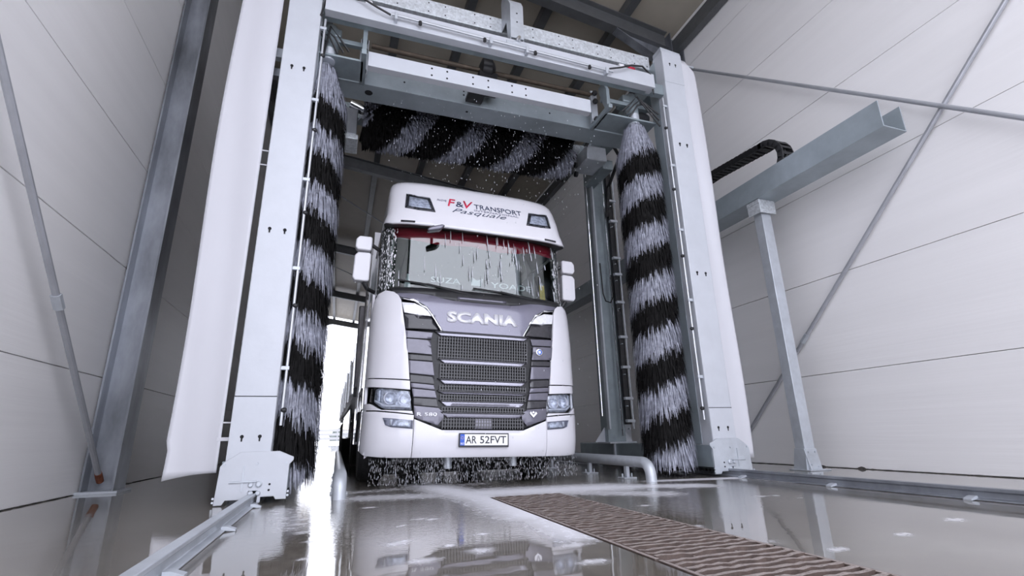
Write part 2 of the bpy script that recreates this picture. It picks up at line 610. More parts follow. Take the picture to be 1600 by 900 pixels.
rod('galvanised bracing rod with rusty foot crossing the left wall panels', (-2.32, 6.62, .12), (-2.40, -1.25, 7.9), .028, True)
rod('bracing rod on the right wall rising towards the gantry', (6.08, -1.2, .05), (6.08, 6.65, 7.62), .026)
rod('bracing rod on the right wall dropping behind the cable channel post', (6.13, 6.65, .18), (6.13, -1.2, 7.8), .026)
t = rod('thin bracing rod under the roof beyond the gantry', (-1.9, 15.3, 8.85), (5.6, 22.9, 8.2), .02)
t = rod('thin bracing rod under the roof in the farthest bays', (-1.9, 23.5, 8.85), (5.6, 31.1, 8.2), .02)

# rails
def rail(label, x):
    t = thing('floor_rail', label, 'rail', (x, 5, 0), 'floor rails of the gantry')
    y0, y1 = -1.3, 13.5
    MB().prism([(x - .05, .001), (x + .05, .001), (x + .05, .010), (x + .012, .018), (x + .012, .055), (x + .028, .062), (x + .028, .085),
                (x - .028, .085), (x - .028, .062), (x - .012, .055), (x - .012, .018), (x - .05, .010)], 'y', y0, y1).build('rail_bar', 'frame_steel' if x > 0 else 'galv', t, bevel=.004)
    y = .3
    while y < 13:
        for s in (-1, 1):
            MB().prism([(x + s * .03, .010), (x + s * .03, .03), (x + s * .06, .028), (x + s * .105, .012), (x + s * .105, .001)][::1], 'y', y, y + .05).build('rail_clip', 'galv', t)
        y += 1.05
    return t


rail('shiny grey floor rail running under the left gantry leg', -.617)
rail('grey floor rail running under the right gantry leg', 4.24)

# drain with steel gratings
mb = MB()
y0d = .75
mb.box(GX0, GX1, y0d, GY1, -.25, -.2)
mb.box(GX0 - .02, GX0, y0d, GY1, -.25, -.001).box(GX1, GX1 + .02, y0d, GY1, -.25, -.001).box(GX0, GX1, GY1, GY1 + .02, -.25, -.001).box(GX0, GX1, y0d - .02, y0d, -.25, -.001)
tag(mb.build('trim_1', 'drain', smooth=False), 'dark drain trough below the gratings', 'drain', kind='structure')
secs = [(.78, 1.895), (1.915, 2.72), (2.735, 3.5), (3.515, 4.23)]
gl = ['rusty drain grating, the section farthest from the truck', 'rusty drain grating next after the dark seam towards the truck',
      'rusty drain grating, the second section from the foam', 'rusty drain grating lying nearest the truck, foam on its edge']
bar_me = None
for (ya, yb), lb in zip(secs, gl):
    t = thing('drain_grating', lb, 'grating', ((GX0 + GX1) / 2, (ya + yb) / 2, 0), 'drain gratings')
    for x in (GX0 + .012, GX1 - .035):
        MB().box(x, x + .022, ya, yb, -.05, .004).build('side_bar', 'grate', t, bevel=.003)
    n = int((yb - ya) / .058)
    for i in range(n):
        y = ya + (i + .5) * (yb - ya) / n
        mbb = MB()
        xs = np.linspace(GX0 + .034, GX1 - .036, 15)
        vs, fs = [], []
        for k, xx in enumerate(xs):
            w = .0125 + random.uniform(-.003, .003)
            zt = .006 + random.uniform(-.004, .003)
            vs += [(xx, y - w, zt), (xx, y + w, zt), (xx, y + w * .6, -.035), (xx, y - w * .6, -.035)]
            if k:
                o = 4 * (k - 1)
                fs += [(o, o + 1, o + 5, o + 4), (o + 1, o + 2, o + 6, o + 5), (o + 2, o + 3, o + 7, o + 6), (o + 3, o, o + 4, o + 7)]
        fs += [(0, 3, 2, 1), (56, 57, 58, 59)]
        mbb.add(vs, fs)
        mbb.build('bar', 'grate', t)
    for x in (1.46, 1.68):
        MB().box(x, x + .012, ya + .01, yb - .01, -.03, -.006).build('tie_bar', 'grate', t)

# ------------------------------------------------------------------ wash gantry
XM = 1.78


def build_gantry():
    g = thing('wash_gantry', 'tall galvanised truck wash gantry standing on two floor rails', 'wash gantry', (XM, 4.8, 0))
    slot_me = MB()
    n = 10
    ring = [(.016 * math.cos(a), .016 * math.sin(a) + .012) for a in np.linspace(-.35 * math.pi, 1.35 * math.pi, n)]
    slot_poly = ring + [(-.006, -.03), (.006, -.03)]

    def slot(x, z, s=1.0):
        MB().prism([(x + p[0] * s, z + p[1] * s) for p in slot_poly], 'y', 4.7925, 4.802).build('keyhole_slot', 'dark_hole', g, smooth=False)

    for sx, c, cb in ((-1, -.685, -.617), (1, 4.25, 4.29)):
        d = -sx  # inward
        # front column, folded sheet with a seam, lower cover, slots
        col = MB().box(c - .168, c + .168, 4.80, 5.02, .30, 5.86).build('front_column', 'galv_white', g, bevel=.008)
        zs = .86 if sx < 0 else .75
        MB().box(c - .166, c + .166, 4.794, 4.80, .30, zs).build('lower_cover', 'galv_white', g, bevel=.003)
        MB().box(c - .166, c + .166, 4.7985, 4.80, zs + .002, zs + .009).build('seam', 'dark_hole', g, smooth=False)
        MB().box(c - .167, c + .167, 4.794, 4.80, 5.32, 5.855).build('upper_cover', 'galv_white', g, bevel=.003)
        for z, dx in ((.52, .068), (2.42, .066), (4.30, .06), (5.64, .05)):
            for q in (-1, 1):
                slot(c + q * dx, z, .95)
        if sx > 0:
            MB().prism([(c - .168, 5.86), (c + .168, 5.86), (c + .168, 5.90), (c + .05, 5.91), (c - .168, 5.93)], 'y', 4.81, 5.0).build('column_head', 'galv', g)
        # inner splash lip of the column
        MB().box(c + d * .168 - .004, c + d * .168 + .004, 4.98, 5.16, .35, 5.8).build('inner_lip', 'galv_mid', g)
        # base carriage front plate
        P = [(-.275, .006), (-.215, .006), (-.195, .04), (-.035, .04), (-.035, .105), (.035, .105), (.035, .012), (.06, .012), (.06, .055), (.16, .055),
             (.175, .03), (.255, .03), (.255, .30), (.285, .335), (.285, .36), (.17, .41), (-.12, .41), (-.235, .335), (-.262, .30)]
        k = 1 if sx < 0 else -1
        pl = [(cb + k * a, z) for a, z in P]
        MB().prism(pl, 'y', 4.765, 4.785).build('base_plate', 'galv_white' if sx < 0 else 'galv', g, bevel=.003)
        body = MB().box(cb - .255, cb + .255, 4.786, 5.3, .10, .34).build('base_box', 'galv_green', g, bevel=.006)
        bm_ = MB().box(cb - .15, cb + .15, 5.3, 8.3, .07, .34).build('base_beam', 'galv_green', g, bevel=.008)
        # gear rack of small teeth under the beam, wheels
        mbt = MB()
        for i in range(46):
            yy = 4.9 + i * .055
            mbt.box(cb + d * .15 - .01, cb + d * .15 + .01, yy, yy + .03, .045, .07)
        mbt.build('rack', 'black', g, smooth=False)
        for wy in (5.05, 7.9):
            MB().lathe([(.02, -.05), (.075, -.05), (.085, -.035), (.075, -.03), (.075, .03), (.085, .035), (.075, .05), (.02, .05)], (cb, wy, .163), 'x', 20).build('wheel', 'black', g)
        for bx, bz, br in ((-.06, .155, .026), (-.12, .15, .02), (-.115, .085, .02), (-.06, .085, .02)):
            MB().lathe([(br, 0), (br, -.012), (br * .6, -.02)], (cb + k * (bx + .1), 4.765, bz), 'y', 12).build('axle_bolt', 'galv', g)
        for bx, bz in ((.12, .15), (.118, .105)):
            MB().lathe([(.009, .002), (.009, -.003)], (cb + k * bx, 4.765, bz), 'y', 10).build('bolt_hole', 'dark_hole', g)
        MB().tube([(cb - k * .18, 4.755, .175), (cb + k * .02, 4.752, .178)], .007, 6).build('lever', 'galv', g)
        MB().box(cb - k * .085 - .006, cb - k * .085 + .006, 4.757, 4.765, .10, .30).build('guide_strip', 'galv', g)
        for bx, bz in ((-.23, .315), (.01, .315), (.235, .315), (-.28, .06), (-.28, .03), (.265, .06), (.265, .09)):
            bolt((cb + k * bx, 4.765, bz), .010).build('bolt', 'galv', g)
        # rear column and its rails, hose bundle
        MB().box(c - .16 - .05 * sx, c + .16 - .05 * sx, 7.10, 7.32, .34, 5.80).build('rear_column', 'galv_green', g, bevel=.008)
        MB().box(c - .24, c + .24, 7.0, 7.42, .335, .36).build('rear_foot_plate', 'galv', g, bevel=.003)
        MB().box(c - .14, c + .05, 7.06, 7.10, .06, .335).build('rear_foot_bracket', 'galv', g, bevel=.003)
        for q in (-1, 1):
            MB().prism([(c + q * .16 - .05 * sx, .36), (c + q * .34 - .05 * sx, .36), (c + q * .16 - .05 * sx, .58)], 'y', 7.2, 7.212).build('gusset', 'galv_white', g)
        xi = c + d * .21
        MB().box(xi - .01, xi + .02, 7.02, 7.10, .55, 5.3).build('guide_rail', 'galv', g, bevel=.003)
        MB().tube([(xi + d * .10, 7.06, .75), (xi + d * .10, 7.06, 5.2)], .013, 8).build('guide_rod', 'chrome', g)
        MB().tube([(c + .02, 7.04, .45), (c + .02, 7.04, 5.3)], .014, 8).build('guide_rod', 'chrome', g)
        hx = c + .14 * sx
        MB().box(hx - .05, hx + .05, 7.02, 7.095, .62, 5.2).build('cable_duct', 'black', g, bevel=.006)
        MB().tube([(hx + .06, 6.99, .55), (hx + .06, 6.99, 5.25)], .016, 8).build('water_pipe', 'pipe', g)
        for z in (.65, 1.0, 1.5, 2.0, 2.6, 3.1, 3.4, 4.1, 4.5):
            MB().box(hx - .06, hx + .085, 6.965, 7.03, z, z + .045).build('pipe_clamp', 'galv', g, bevel=.004)
            mbz = MB().lathe([(.012, 0), (.016, -.03), (.008, -.05)], (hx - .04, 7.0, z - .1), 'y', 8)
            mbz.build('nozzle', 'chrome', g)
        MB().tube([(xi + .03, 7.0, 3.3), (xi + .035, 6.98, 2.75), (xi + .07, 6.97, 2.62), (xi + .16, 6.97, 2.6), (xi + .22, 6.98, 2.7), (xi + .23, 7.0, 3.1)], .012, 8).build('hose', 'hose', g)
        # top side beam along the truck
        MB().box(c - .12, c + .12, 5.02, 7.4, 5.45, 5.72).build('side_beam', 'galv_green', g, bevel=.008)
        # front spray pipe with nozzles on the inner edge
        xp = c + d * .215
        zt = 5.05
        MB().tube([(xp, 4.84, .62), (xp, 4.84, zt)], .013, 10).build('spray_pipe', 'pipe', g)
        for z in np.arange(.75, 5.0, .95):
            MB().box(min(xp - .02, xp - .02 - d * .04), max(xp + .02, xp + .02 - d * .04), 4.825, 4.858, z + .35, z + .385).build('pipe_clip', 'galv', g, bevel=.003)
            MB().lathe([(.012, 0), (.022, .012), (.022, .035), (.012, .045)], (xp + d * .012 - .0225, 4.835, z), 'x', 12).build('nozzle', 'black', g)
        # brush carriage
        xb = 3.70 if sx > 0 else -.42
        xi2 = 3.18 if sx > 0 else -.03
        MB().box(xi2 - .03, xi2 + .03, 4.86, 5.42, 4.72, 4.78).build('carriage_foot', 'galv_green', g, bevel=.004)
        MB().prism([(4.90, 4.76), (4.97, 4.76), (5.10, 5.12), (5.10, 5.2), (4.98, 5.2), (4.90, 5.05)], 'x', xi2 - .025, xi2 + .025).build('carriage_plate', 'galv_green', g, bevel=.004)
        MB().box(min(xi2, xb + .3 * sx), max(xi2, xb + .3 * sx), 5.0, 5.36, 4.72, 4.745).build('carriage_deck', 'galv_green', g, bevel=.003)
        MB().box(min(xi2, xb + .3 * sx), max(xi2, xb + .3 * sx), 5.06, 5.12, 4.98, 5.04).build('carriage_rail', 'galv_green', g, bevel=.004)
        MB().tube([(xb, 5.1, 4.70), (xb, 5.1, 4.86)], .075, 16).build('gear_neck', 'galv', g)
        MB().lathe([(.05, 0), (.10, .01), (.10, .16), (.075, .18), (.075, .36), (.05, .38)], (xb, 5.14, 4.86), 'z', 16).build('brush_motor', 'galv_green', g)
        MB().lathe([(.06, 0), (.085, .02), (.085, .20), (.07, .24)], (xb + .18 * sx - .12, 5.2, 4.92), 'x', 16).build('gearbox', 'black', g)
        MB().box(xb - .16, xb + .12, 5.08, 5.3, 5.07, 5.19).build('motor_cover', 'galv_green', g, bevel=.02)
        for j in range(3):
            x0 = xb - sx * (.1 + .06 * j)
            MB().tube([(x0, 5.05, 4.8 + .03 * j), (x0 + sx * .1, 4.98, 4.95), (x0 + sx * .22, 4.98, 5.02 + .04 * j), (c + d * .22, 4.96, 4.86 - .1 * j)], .012, 8).build('hose', 'hose', g)
        MB().box(xi2 - .05, xi2 + .05, 5.28, 5.34, 4.78, 5.3).build('hanger', 'galv', g, bevel=.004)
        for z in (4.80, 5.1, 5.24):
            MB().lathe([(.03, -.06), (.04, -.05), (.04, -.02), (.03, -.01)], (xi2 - sx * .0, 5.28, z), 'y', 12).build('roller', 'black', g)

    xl, xr = -.52, 4.09
    # A front channel beam: web with lips
    A = MB().prism([(4.75, 5.115), (4.86, 5.115), (4.86, 5.125), (4.76, 5.125), (4.76, 5.33), (4.86, 5.33), (4.86, 5.34), (4.75, 5.34)], 'x', -.48, 3.86)
    A.build('front_channel', 'galv_white', g, bevel=.003)
    MB().box(3.78, 3.86, 4.752, 4.90, 5.118, 5.14).build('channel_lip', 'galv_white', g, bevel=.003)
    MB().box(-.50, 4.09, 4.862, 4.95, 5.13, 5.30).build('inner_beam', 'galv_green', g, bevel=.004)
    # spray pipe along it
    MB().tube([(.24, 4.70, 5.215), (3.16, 4.70, 5.165)], .017, 10).build('spray_pipe', 'pipe', g)
    for x in (.29, 1.44, 1.92, 3.06):
        zz = 5.215 - (x - .24) * .017
        MB().box(x - .018, x + .018, 4.675, 4.752, zz - .07, zz + .028).build('pipe_clip', 'galv', g, bevel=.004)
    for x in (.57, 1.36, 2.03, 2.80):
        zz = 5.215 - (x - .24) * .017 - .035
        MB().lathe([(.010, .03), (.020, .02), (.022, -.02), (.012, -.03)], (x, 4.69, zz), 'z', 12).build('nozzle', 'black', g)
    # cable and boxes at both ends of the channel
    for x, s in ((-.02, -1), (3.36, 1)):
        MB().lathe([(.03, -.04), (.04, -.03), (.04, .03), (.03, .04)], (x, 4.80, 5.38), 'x', 12).build('sensor', 'lamp_white', g)
        MB().lathe([(.025, -.05), (.032, -.04), (.032, .04), (.025, .05)], (x + s * .16, 4.79, 5.37), 'x', 12).build('connector', 'red' if s > 0 else 'black', g)
        MB().tube([(x - s * .25, 4.70, 5.20), (x - s * .1, 4.68, 5.24), (x + s * .1, 4.69, 5.34), (x + s * .3, 4.72, 5.40), (x + s * .45, 4.76, 5.33), (x + s * .5, 4.80, 5.05)], .012, 8).build('cable', 'hose', g)
    # B high rear tube with bolt holes
    MB().box(-.60, 4.09, 5.10, 5.22, 5.76, 6.0).build('high_tube', 'galv_spangle', g, bevel=.01)
    for x in np.arange(.1, 4.0, .62):
        for dx in (0, .22):
            for z in (5.81, 5.95):
                MB().lathe([(.010, 0), (.010, -.002)], (x + dx, 5.10, z), 'y', 8).build('bolt_hole', 'dark_hole', g)
    # bracket arm between A and B
    MB().prism([(5.10, 6.26), (5.08, 6.30), (5.03, 6.28), (4.80, 6.02), (4.742, 5.9), (4.735, 5.36), (4.75, 5.36), (4.762, 5.9), (4.82, 6.0), (5.05, 6.25)], 'x', 1.72, 1.90).build('bracket_face', 'galv', g, bevel=.003)
    for x in (1.72, 1.892):
        MB().prism([(5.10, 6.25), (5.04, 6.26), (4.81, 6.0), (4.75, 5.88), (4.75, 5.34), (4.84, 5.34), (4.9, 5.74), (5.10, 5.76)], 'x', x, x + .008).build('bracket_side', 'galv', g)
    for z in (5.62, 5.76):
        MB().lathe([(.011, 0), (.011, -.002)], (1.81, 4.737, z), 'y', 8).build('bolt_hole', 'dark_hole', g)
    MB().lathe([(.03, 0), (.035, -.02), (.02, -.05)], (1.82, 4.735, 5.34), 'y', 12).build('clamp_bolt', 'chrome', g)
    MB().box(1.66, 1.96, 4.73, 4.752, 5.22, 5.30).build('clamp_plate', 'galv', g, bevel=.004)
    # C middle carriage beam
    MB().prism([(4.99, 4.68), (5.09, 4.68), (5.09, 4.69), (5.0, 4.69), (5.0, 4.87), (5.09, 4.87), (5.09, 4.88), (4.99, 4.88)], 'x', .02, 2.95).build('carriage_beam', 'galv_white', g, bevel=.003)
    for x in (.77, .96, 1.29, 1.49, 1.81, 2.0):
        for z in (4.73, 4.83):
            MB().lathe([(.013, 0), (.013, -.002)], (x, 4.99, z), 'y', 8).build('bolt_hole', 'dark_hole', g)
    # D main beam: box
    MB().box(-.56, 4.13, 5.45, 5.79, 4.77, 5.005).build('main_beam', 'galv_mid', g, bevel=.006)
    for x, z in ((.49, 4.92), (1.28, 4.91), (1.51, 4.91), (2.54, 4.90), (1.28, 4.97), (1.51, 4.97)):
        MB().lathe([(.013, 0), (.013, -.002)], (x, 5.45, z), 'y', 8).build('bolt_hole', 'dark_hole', g)
    for x in (.06, 1.36):
        MB().lathe([(.018 if x > 1 else .05, 0), (.018 if x > 1 else .05, -.002)], (x, 5.6, 4.77), 'z', 12).build('drain_hole', 'dark_hole', g)
    # drive shaft
    MB().tube([(.05, 5.3, 5.24), (3.15, 5.3, 5.24)], .032, 12).build('drive_shaft', 'shaft', g)
    MB().tube([(-.02, 5.3, 5.49), (3.3, 5.3, 5.46)], .013, 8).build('tie_rod', 'shaft', g)
    MB().lathe([(.05, -.1), (.13, -.07), (.14, -.02), (.14, .05), (.10, .09), (.05, .12)], (1.56, 5.3, 5.28), 'x', 20).build('drive_gear', 'black', g)
    MB().tube([(1.56, 5.3, 5.4), (1.6, 5.2, 5.55), (1.62, 4.9, 5.36)], .02, 8).build('drive_arm', 'hose', g)
    MB().box(1.44, 1.7, 5.24, 5.36, 4.88, 5.2).build('gear_bracket', 'black', g, bevel=.01)
    MB().box(1.30, 1.52, 5.12, 5.44, 4.80, 4.86).build('spacer', 'black', g, bevel=.004)
    # rear cross beam
    MB().box(-.6, 4.15, 7.12, 7.32, 5.42, 5.68).build('rear_cross_beam', 'galv_green', g, bevel=.006)
    # lift carriage for the roof brush, right and left
    MB().box(3.55, 3.92, 6.25, 6.75, 4.82, 5.08).build('lift_box', 'galv', g, bevel=.02)
    MB().box(3.92, 4.12, 6.4, 7.1, 4.78, 4.96).build('lift_arm', 'galv_green', g, bevel=.01)
    MB().tube([(3.5, 6.2, 5.0), (3.6, 6.1, 5.16), (3.9, 6.1, 5.16), (4.2, 6.3, 5.0), (4.25, 6.8, 4.7), (4.28, 7.0, 4.2)], .03, 10).build('lift_hose', 'hose', g)
    for z in (4.65, 4.82, 4.98):
        MB().lathe([(.03, -.03), (.05, -.02), (.05, .02), (.03, .03)], (3.46, 6.5, z), 'x', 14).build('pulley', 'black', g)
    MB().prism([(6.30, 4.58), (6.63, 4.58), (6.58, 5.02), (6.42, 5.08), (6.36, 5.02)], 'x', -.33, -.055).build('roof_brush_drive', 'frame_steel', g, bevel=.01)
    MB().box(-.35, -.03, 6.28, 6.68, 4.49, 4.57).build('drive_tray', 'galv_spangle', g, bevel=.01)
    MB().tube([(-.16, 6.45, 5.16), (.02, 6.45, 5.09)], .075, 14).build('drive_hub', 'chrome', g)
    MB().box(-.62, -.36, 6.4, 7.1, 4.6, 4.76).build('lift_arm', 'galv_green', g, bevel=.01)
    return g


gantry = build_gantry()


# brushes: drooping strips of bristle coloured in a helix
def strips(P0, D, drop, w, tang):
    """P0 roots (n,3), D outward vectors (n,3) to the tip, drop (n,), w widths, tang (n,3)"""
    n = len(P0)
    T = [0, .35, .7, 1.0]
    vs = np.zeros((n, 8, 3))
    for k, t in enumerate(T):
        p = P0 + D * (1 - (1 - t) ** 2)[..., None] if False else P0 + D * (1 - (1 - t) ** 2)
        p = p.copy()
        p[:, 2] -= drop * t ** 1.5
        ww = w * (1.0 if k < 3 else .25)
        vs[:, 2 * k] = p - tang * ww[:, None]
        vs[:, 2 * k + 1] = p + tang * ww[:, None]
    idx = np.arange(n)[:, None] * 8
    q = np.array([[0, 1, 3, 2], [2, 3, 5, 4], [4, 5, 7, 6]])
    fs = (idx[:, :, None] + q[None]).reshape(-1, 4)
    return vs.reshape(-1, 3), fs


def bristle_mesh(name, m, parent, vs, fs):
    org = ORG[parent.name]
    me = bpy.data.meshes.new(name)
    me.from_pydata((vs - np.array(org)).tolist(), [], fs.tolist())
    o = link(name, me, m, parent, smooth=False)
    o['kind'] = 'stuff'
    return o


def side_brush(label, x, y, hand, zb):
    t = thing('side_brush', label, 'wash brush', (x, y, 0.1), 'upright side brushes')
    MB().tube([(x, y, .35), (x, y, 4.72)], .05, 14).build('shaft', 'frame_steel', t)
    MB().lathe([(.04, 0), (.13, .05), (.15, .5), (.15, 4.0), (.07, 4.25)], (x, y, .42), 'z', 18).build('core', 'bristle_black', t)
    MB().lathe([(.05, 0), (.085, .01), (.085, .12), (.06, .14)], (x, y, 4.62), 'z', 16).build('collar', 'galv', t)
    pitch = .68
    n = 30000
    th = rng.uniform(0, 2 * math.pi, n)
    z0 = rng.uniform(.36, 4.70, n)
    R = .275 + rng.uniform(-.03, .045, n)
    top = np.clip((4.75 - z0) / .42, .2, 1)
    R = R * (.5 + .5 * top)
    r0 = np.full(n, .10)
    dr = np.stack([np.cos(th), np.sin(th), np.zeros(n)], 1)
    P0 = np.array([x, y, 0]) + dr * r0[:, None]
    P0[:, 2] = z0
    ta = np.stack([-np.sin(th), np.cos(th), np.zeros(n)], 1)
    D = dr * (R - r0)[:, None] + ta * rng.normal(0, .018, n)[:, None]
    drop = rng.uniform(.24, .34, n)
    w = rng.uniform(.0035, .0075, n)
    ph = ((z0 - zb) / pitch - hand * (th + math.pi / 2) / (2 * math.pi)) % 1.0
    grey = (ph < .46) | (z0 > 4.42)
    for nm, mk, mm in (('grey_bristles', grey, 'bristle_grey'), ('black_bristles', ~grey, 'bristle_black')):
        vs, fs = strips(P0[mk], D[mk], drop[mk], w[mk], ta[mk])
        bristle_mesh(nm, mm, t, vs, fs)
    return t


side_brush('striped side brush hanging between the cab and the right gantry leg', 3.70, 5.12, 1, 4.108 + .25)
side_brush('striped side brush half hidden behind the left gantry leg', -.46, 5.20, -1, 4.06 + .25)


def top_brush():
    cy, cz = 6.45, 5.09
    t = thing('top_brush', 'dark striped horizontal brush hanging above the cab roof', 'wash brush', (1.5, cy, cz))
    MB().tube([(-.02, cy, cz), (3.5, cy, cz)], .07, 14).build('shaft', 'galv', t)
    MB().lathe([(.05, 0), (.28, .02), (.28, 3.26), (.05, 3.28)], (.02, cy, cz), 'x', 20).build('core', 'bristle_black', t)
    n = 24000
    th = rng.uniform(0, 2 * math.pi, n)
    x0 = rng.uniform(.03, 3.28, n)
    dr = np.stack([np.zeros(n), np.cos(th), np.sin(th)], 1)
    ta = np.stack([np.ones(n), np.zeros(n), np.zeros(n)], 1)
    P0 = np.array([0, cy, cz]) + dr * .2
    P0[:, 0] = x0
    R = .49 + rng.uniform(-.03, .03, n)
    D = dr * (R - .2)[:, None] + ta * rng.normal(0, .02, n)[:, None]
    drop = rng.uniform(.02, .09, n)
    w = rng.uniform(.004, .009, n)
    ph = (x0 / .84 + 2 * (th + math.pi / 2) / (2 * math.pi) - .45) % 1.0
    grey = ph < .42
    for nm, mk, mm in (('grey_bristles', grey, 'bristle_grey'), ('black_bristles', ~grey, 'bristle_black')):
        vs, fs = strips(P0[mk], D[mk], drop[mk], w[mk], ta[mk])
        bristle_mesh(nm, mm, t, vs, fs)


top_brush()


# splash curtains
def curtain(label, x0, x1, y, z0, z1, edge, straps, xcol):
    t = thing('splash_curtain', label, 'curtain', ((x0 + x1) / 2, y, z0), 'splash curtains of the gantry')
    nx, nz = 14, 70
    vs, fs = [], []
    for j in range(nz + 1):
        z = z0 + (z1 - z0) * j / nz
        xa, xb = x0, x1
        if edge == 'left':
            xa = x0 + .02 * math.sin(z * 1.3) + (.02 if z < .5 else 0)
            zz_top = 0
        else:
            xb = x1 - max(0, (z - 5.72)) * .9 + .012 * math.sin(z * 1.7)
        for i in range(nx + 1):
            s = i / nx
            wob = .020 * math.sin(3.4 * s + .35 * z) + .004 * math.sin(9 * s + 1.1 * z) + .004 * math.sin(2.1 * z + 3 * s)
            dz = 0 if j else .02 * math.sin(2.4 * s + .4)
            vs.append((xa + (xb - xa) * s, y + wob, z + dz + (.05 * s if (edge == 'left' and j == 0) else 0)))
    for j in range(nz):
        for i in range(nx):
            a = j * (nx + 1) + i
            fs.append((a, a + 1, a + nx + 2, a + nx + 1))
    mb = MB().add(vs, fs)
    o = mb.build('sheet', 'curtain', t, recalc=False, angle=80)
    so = o.modifiers.new('thick', 'SOLIDIFY')
    so.thickness = .004
    xe = x1 if edge == 'left' else x0
    for z, h in straps:
        MB().box(min(xe - .03, xcol), max(xe - .03, xcol), y - .012, y + .0, z, z + h).build('strap', 'curtain', t)
    # hanging bar
    MB().tube([(x0 - .02, y + .03, z1 - .03), (x1 + .02, y + .03, z1 - .03)], .014, 8).build('hanging_bar', 'galv', t)


curtain('white splash curtain hanging outside the left gantry leg', -1.335, -.925, 4.90, .19, 5.85, 'left', [(.50, .03), (.645, .012), (3.14, .012), (3.30, .012)], -.85)
curtain('white splash curtain hanging outside the right gantry leg', 4.43, 4.76, 4.93, .17, 5.90, 'right', [], 4.41)

# gantry-side cross ties visible between the left curtain and the left leg
MB().box(-1.25, -.853, 5.06, 5.14, 4.60, 4.72).build('curtain_tie', 'galv', gantry, bevel=.006)
MB().box(-1.25, -.853, 5.06, 5.14, 4.35, 4.45).build('curtain_tie', 'frame_steel', gantry, bevel=.006)


# wheel guide pipes
def guide(label, x, y0, flip):
    t = thing('wheel_guide', label, 'guide pipe', (x, y0, 0), 'wheel guide pipes')
    r, h = .058, .185
    pts = [(x, y0, .0)]
    for k in range(7):
        a = k / 6 * math.pi / 2
        pts.append((x, y0 + .13 - .13 * math.cos(a), h - .13 + .13 * math.sin(a)))
    pts += [(x, y0 + 1.6, h), (x, y0 + 4, h), (x, y0 + 7.5, h)]
    MB().tube(pts, r, 16).build('pipe', 'galv', t)
    for yy in (y0 + .45, y0 + 1.35, y0 + 2.6):
        MB().box(x - .02, x + .02, yy, yy + .05, .005, h - .04).build('foot', 'galv', t)
        MB().box(x - .08, x + .08, yy - .05, yy + .10, .001, .012).build('foot_plate', 'galv', t)
        for q in (-1, 1):
            MB().tube([(x + q * .06, yy + .025, .012), (x + q * .06, yy + .025, .05)], .01, 6).build('anchor_bolt', 'galv', t)


guide('bent galvanised wheel guide pipe in front of the right brush', 3.16, 4.72, 1)
guide('bent galvanised wheel guide pipe beside the left truck wheel', .055, 4.78, -1)

# cable channel on a post, with the energy chain
t = thing('cable_channel', 'long galvanised cable channel carried on a flared post', 'cable channel', (5.58, 4.92, 0))
MB().prism([(5.42, 3.66), (5.79, 3.66), (5.79, 3.99), (5.776, 3.99), (5.776, 3.674), (5.434, 3.674), (5.434, 3.99), (5.42, 3.99)], 'y', 3.02, 13.0).build('channel', 'galv_mid', t, bevel=.002)
MB().box(5.50, 5.67, 4.85, 4.99, .02, 3.60).build('post', 'galv', t, bevel=.006)
MB().box(5.44, 5.74, 4.81, 5.03, 3.60, 3.657).build('head_plate', 'galv_spangle', t, bevel=.004)
MB().box(5.45, 5.73, 4.805, 4.813, 3.45, 3.655).build('head_cheek', 'galv_spangle', t, bevel=.002)
MB().box(5.448, 5.456, 4.81, 5.03, 3.45, 3.655).build('head_cheek', 'galv_spangle', t, bevel=.002)
MB().prism([(5.46, .012), (5.72, .012), (5.67, .26), (5.50, .26)], 'y', 4.835, 4.85).build('foot_gusset', 'galv', t, bevel=.002)
MB().prism([(4.79, .012), (5.05, .012), (4.99, .26), (4.85, .26)], 'x', 5.485, 5.5).build('foot_gusset', 'galv', t, bevel=.002)
MB().box(5.43, 5.77, 4.76, 5.07, .001, .014).build('foot_plate', 'galv', t, bevel=.003)
for x, z in ((5.53, .22), (5.64, .22), (5.55, .07), (5.66, .05)):
    bolt((x, 4.835, z), .012).build('bolt', 'galv', t)
MB().box(5.51, 5.66, 9.0, 9.14, .02, 3.66).build('post', 'galv', t, bevel=.006)

ch = thing('energy_chain', 'black plastic cable carrier chain looping over the channel', 'cable chain', (5.56, 4.7, 3.7))
path = []
yc, zc, rc = 4.62, 4.135, .275
for y in np.arange(8.0, yc, -.09):
    path.append((y, zc + rc + .10 * min(1, (y - yc) / 1.0), math.pi))
for a in np.arange(math.pi / 2, 3 * math.pi / 2 + .01, .33):
    path.append((yc + rc * math.cos(a), zc + rc * math.sin(a), a + math.pi / 2))
for y in np.arange(yc + .09, 8.0, .09):
    path.append((y, zc - rc, 0))
lk = MB()
for xx in (-.105, .085):
    lk.prism([(-.052, -.045), (.052, -.045), (.058, 0), (.052, .045), (-.052, .045), (-.058, 0)], 'x', xx, xx + .02)
lk.box(-.09, .09, -.028, .012, .034, .044).box(-.09, .09, -.028, .012, -.044, -.034)
lkme = None
for i, (y, z, a) in enumerate(path):
    if lkme is None:
        lo = lk.build('link', 'black', None, bevel=.003)
        lkme = lo
        lo.parent = ch
    else:
        lo = lkme.copy()
        COL.objects.link(lo)
        lo.parent = ch
    lo.location = (0, y - 4.7, z - 3.7)
    lo.rotation_euler = (a, 0, 0)
MB().tube([(5.56, 8.0, zc + rc + .1)] + [(5.56, y, z) for y, z, a in path[1:-1]] + [(5.56, 8.0, zc - rc)], .018, 8).build('cable', 'hose', ch)

# ------------------------------------------------------------------ truck
TX, TY, LEAN = 1.475, 5.27, math.radians(1.3)


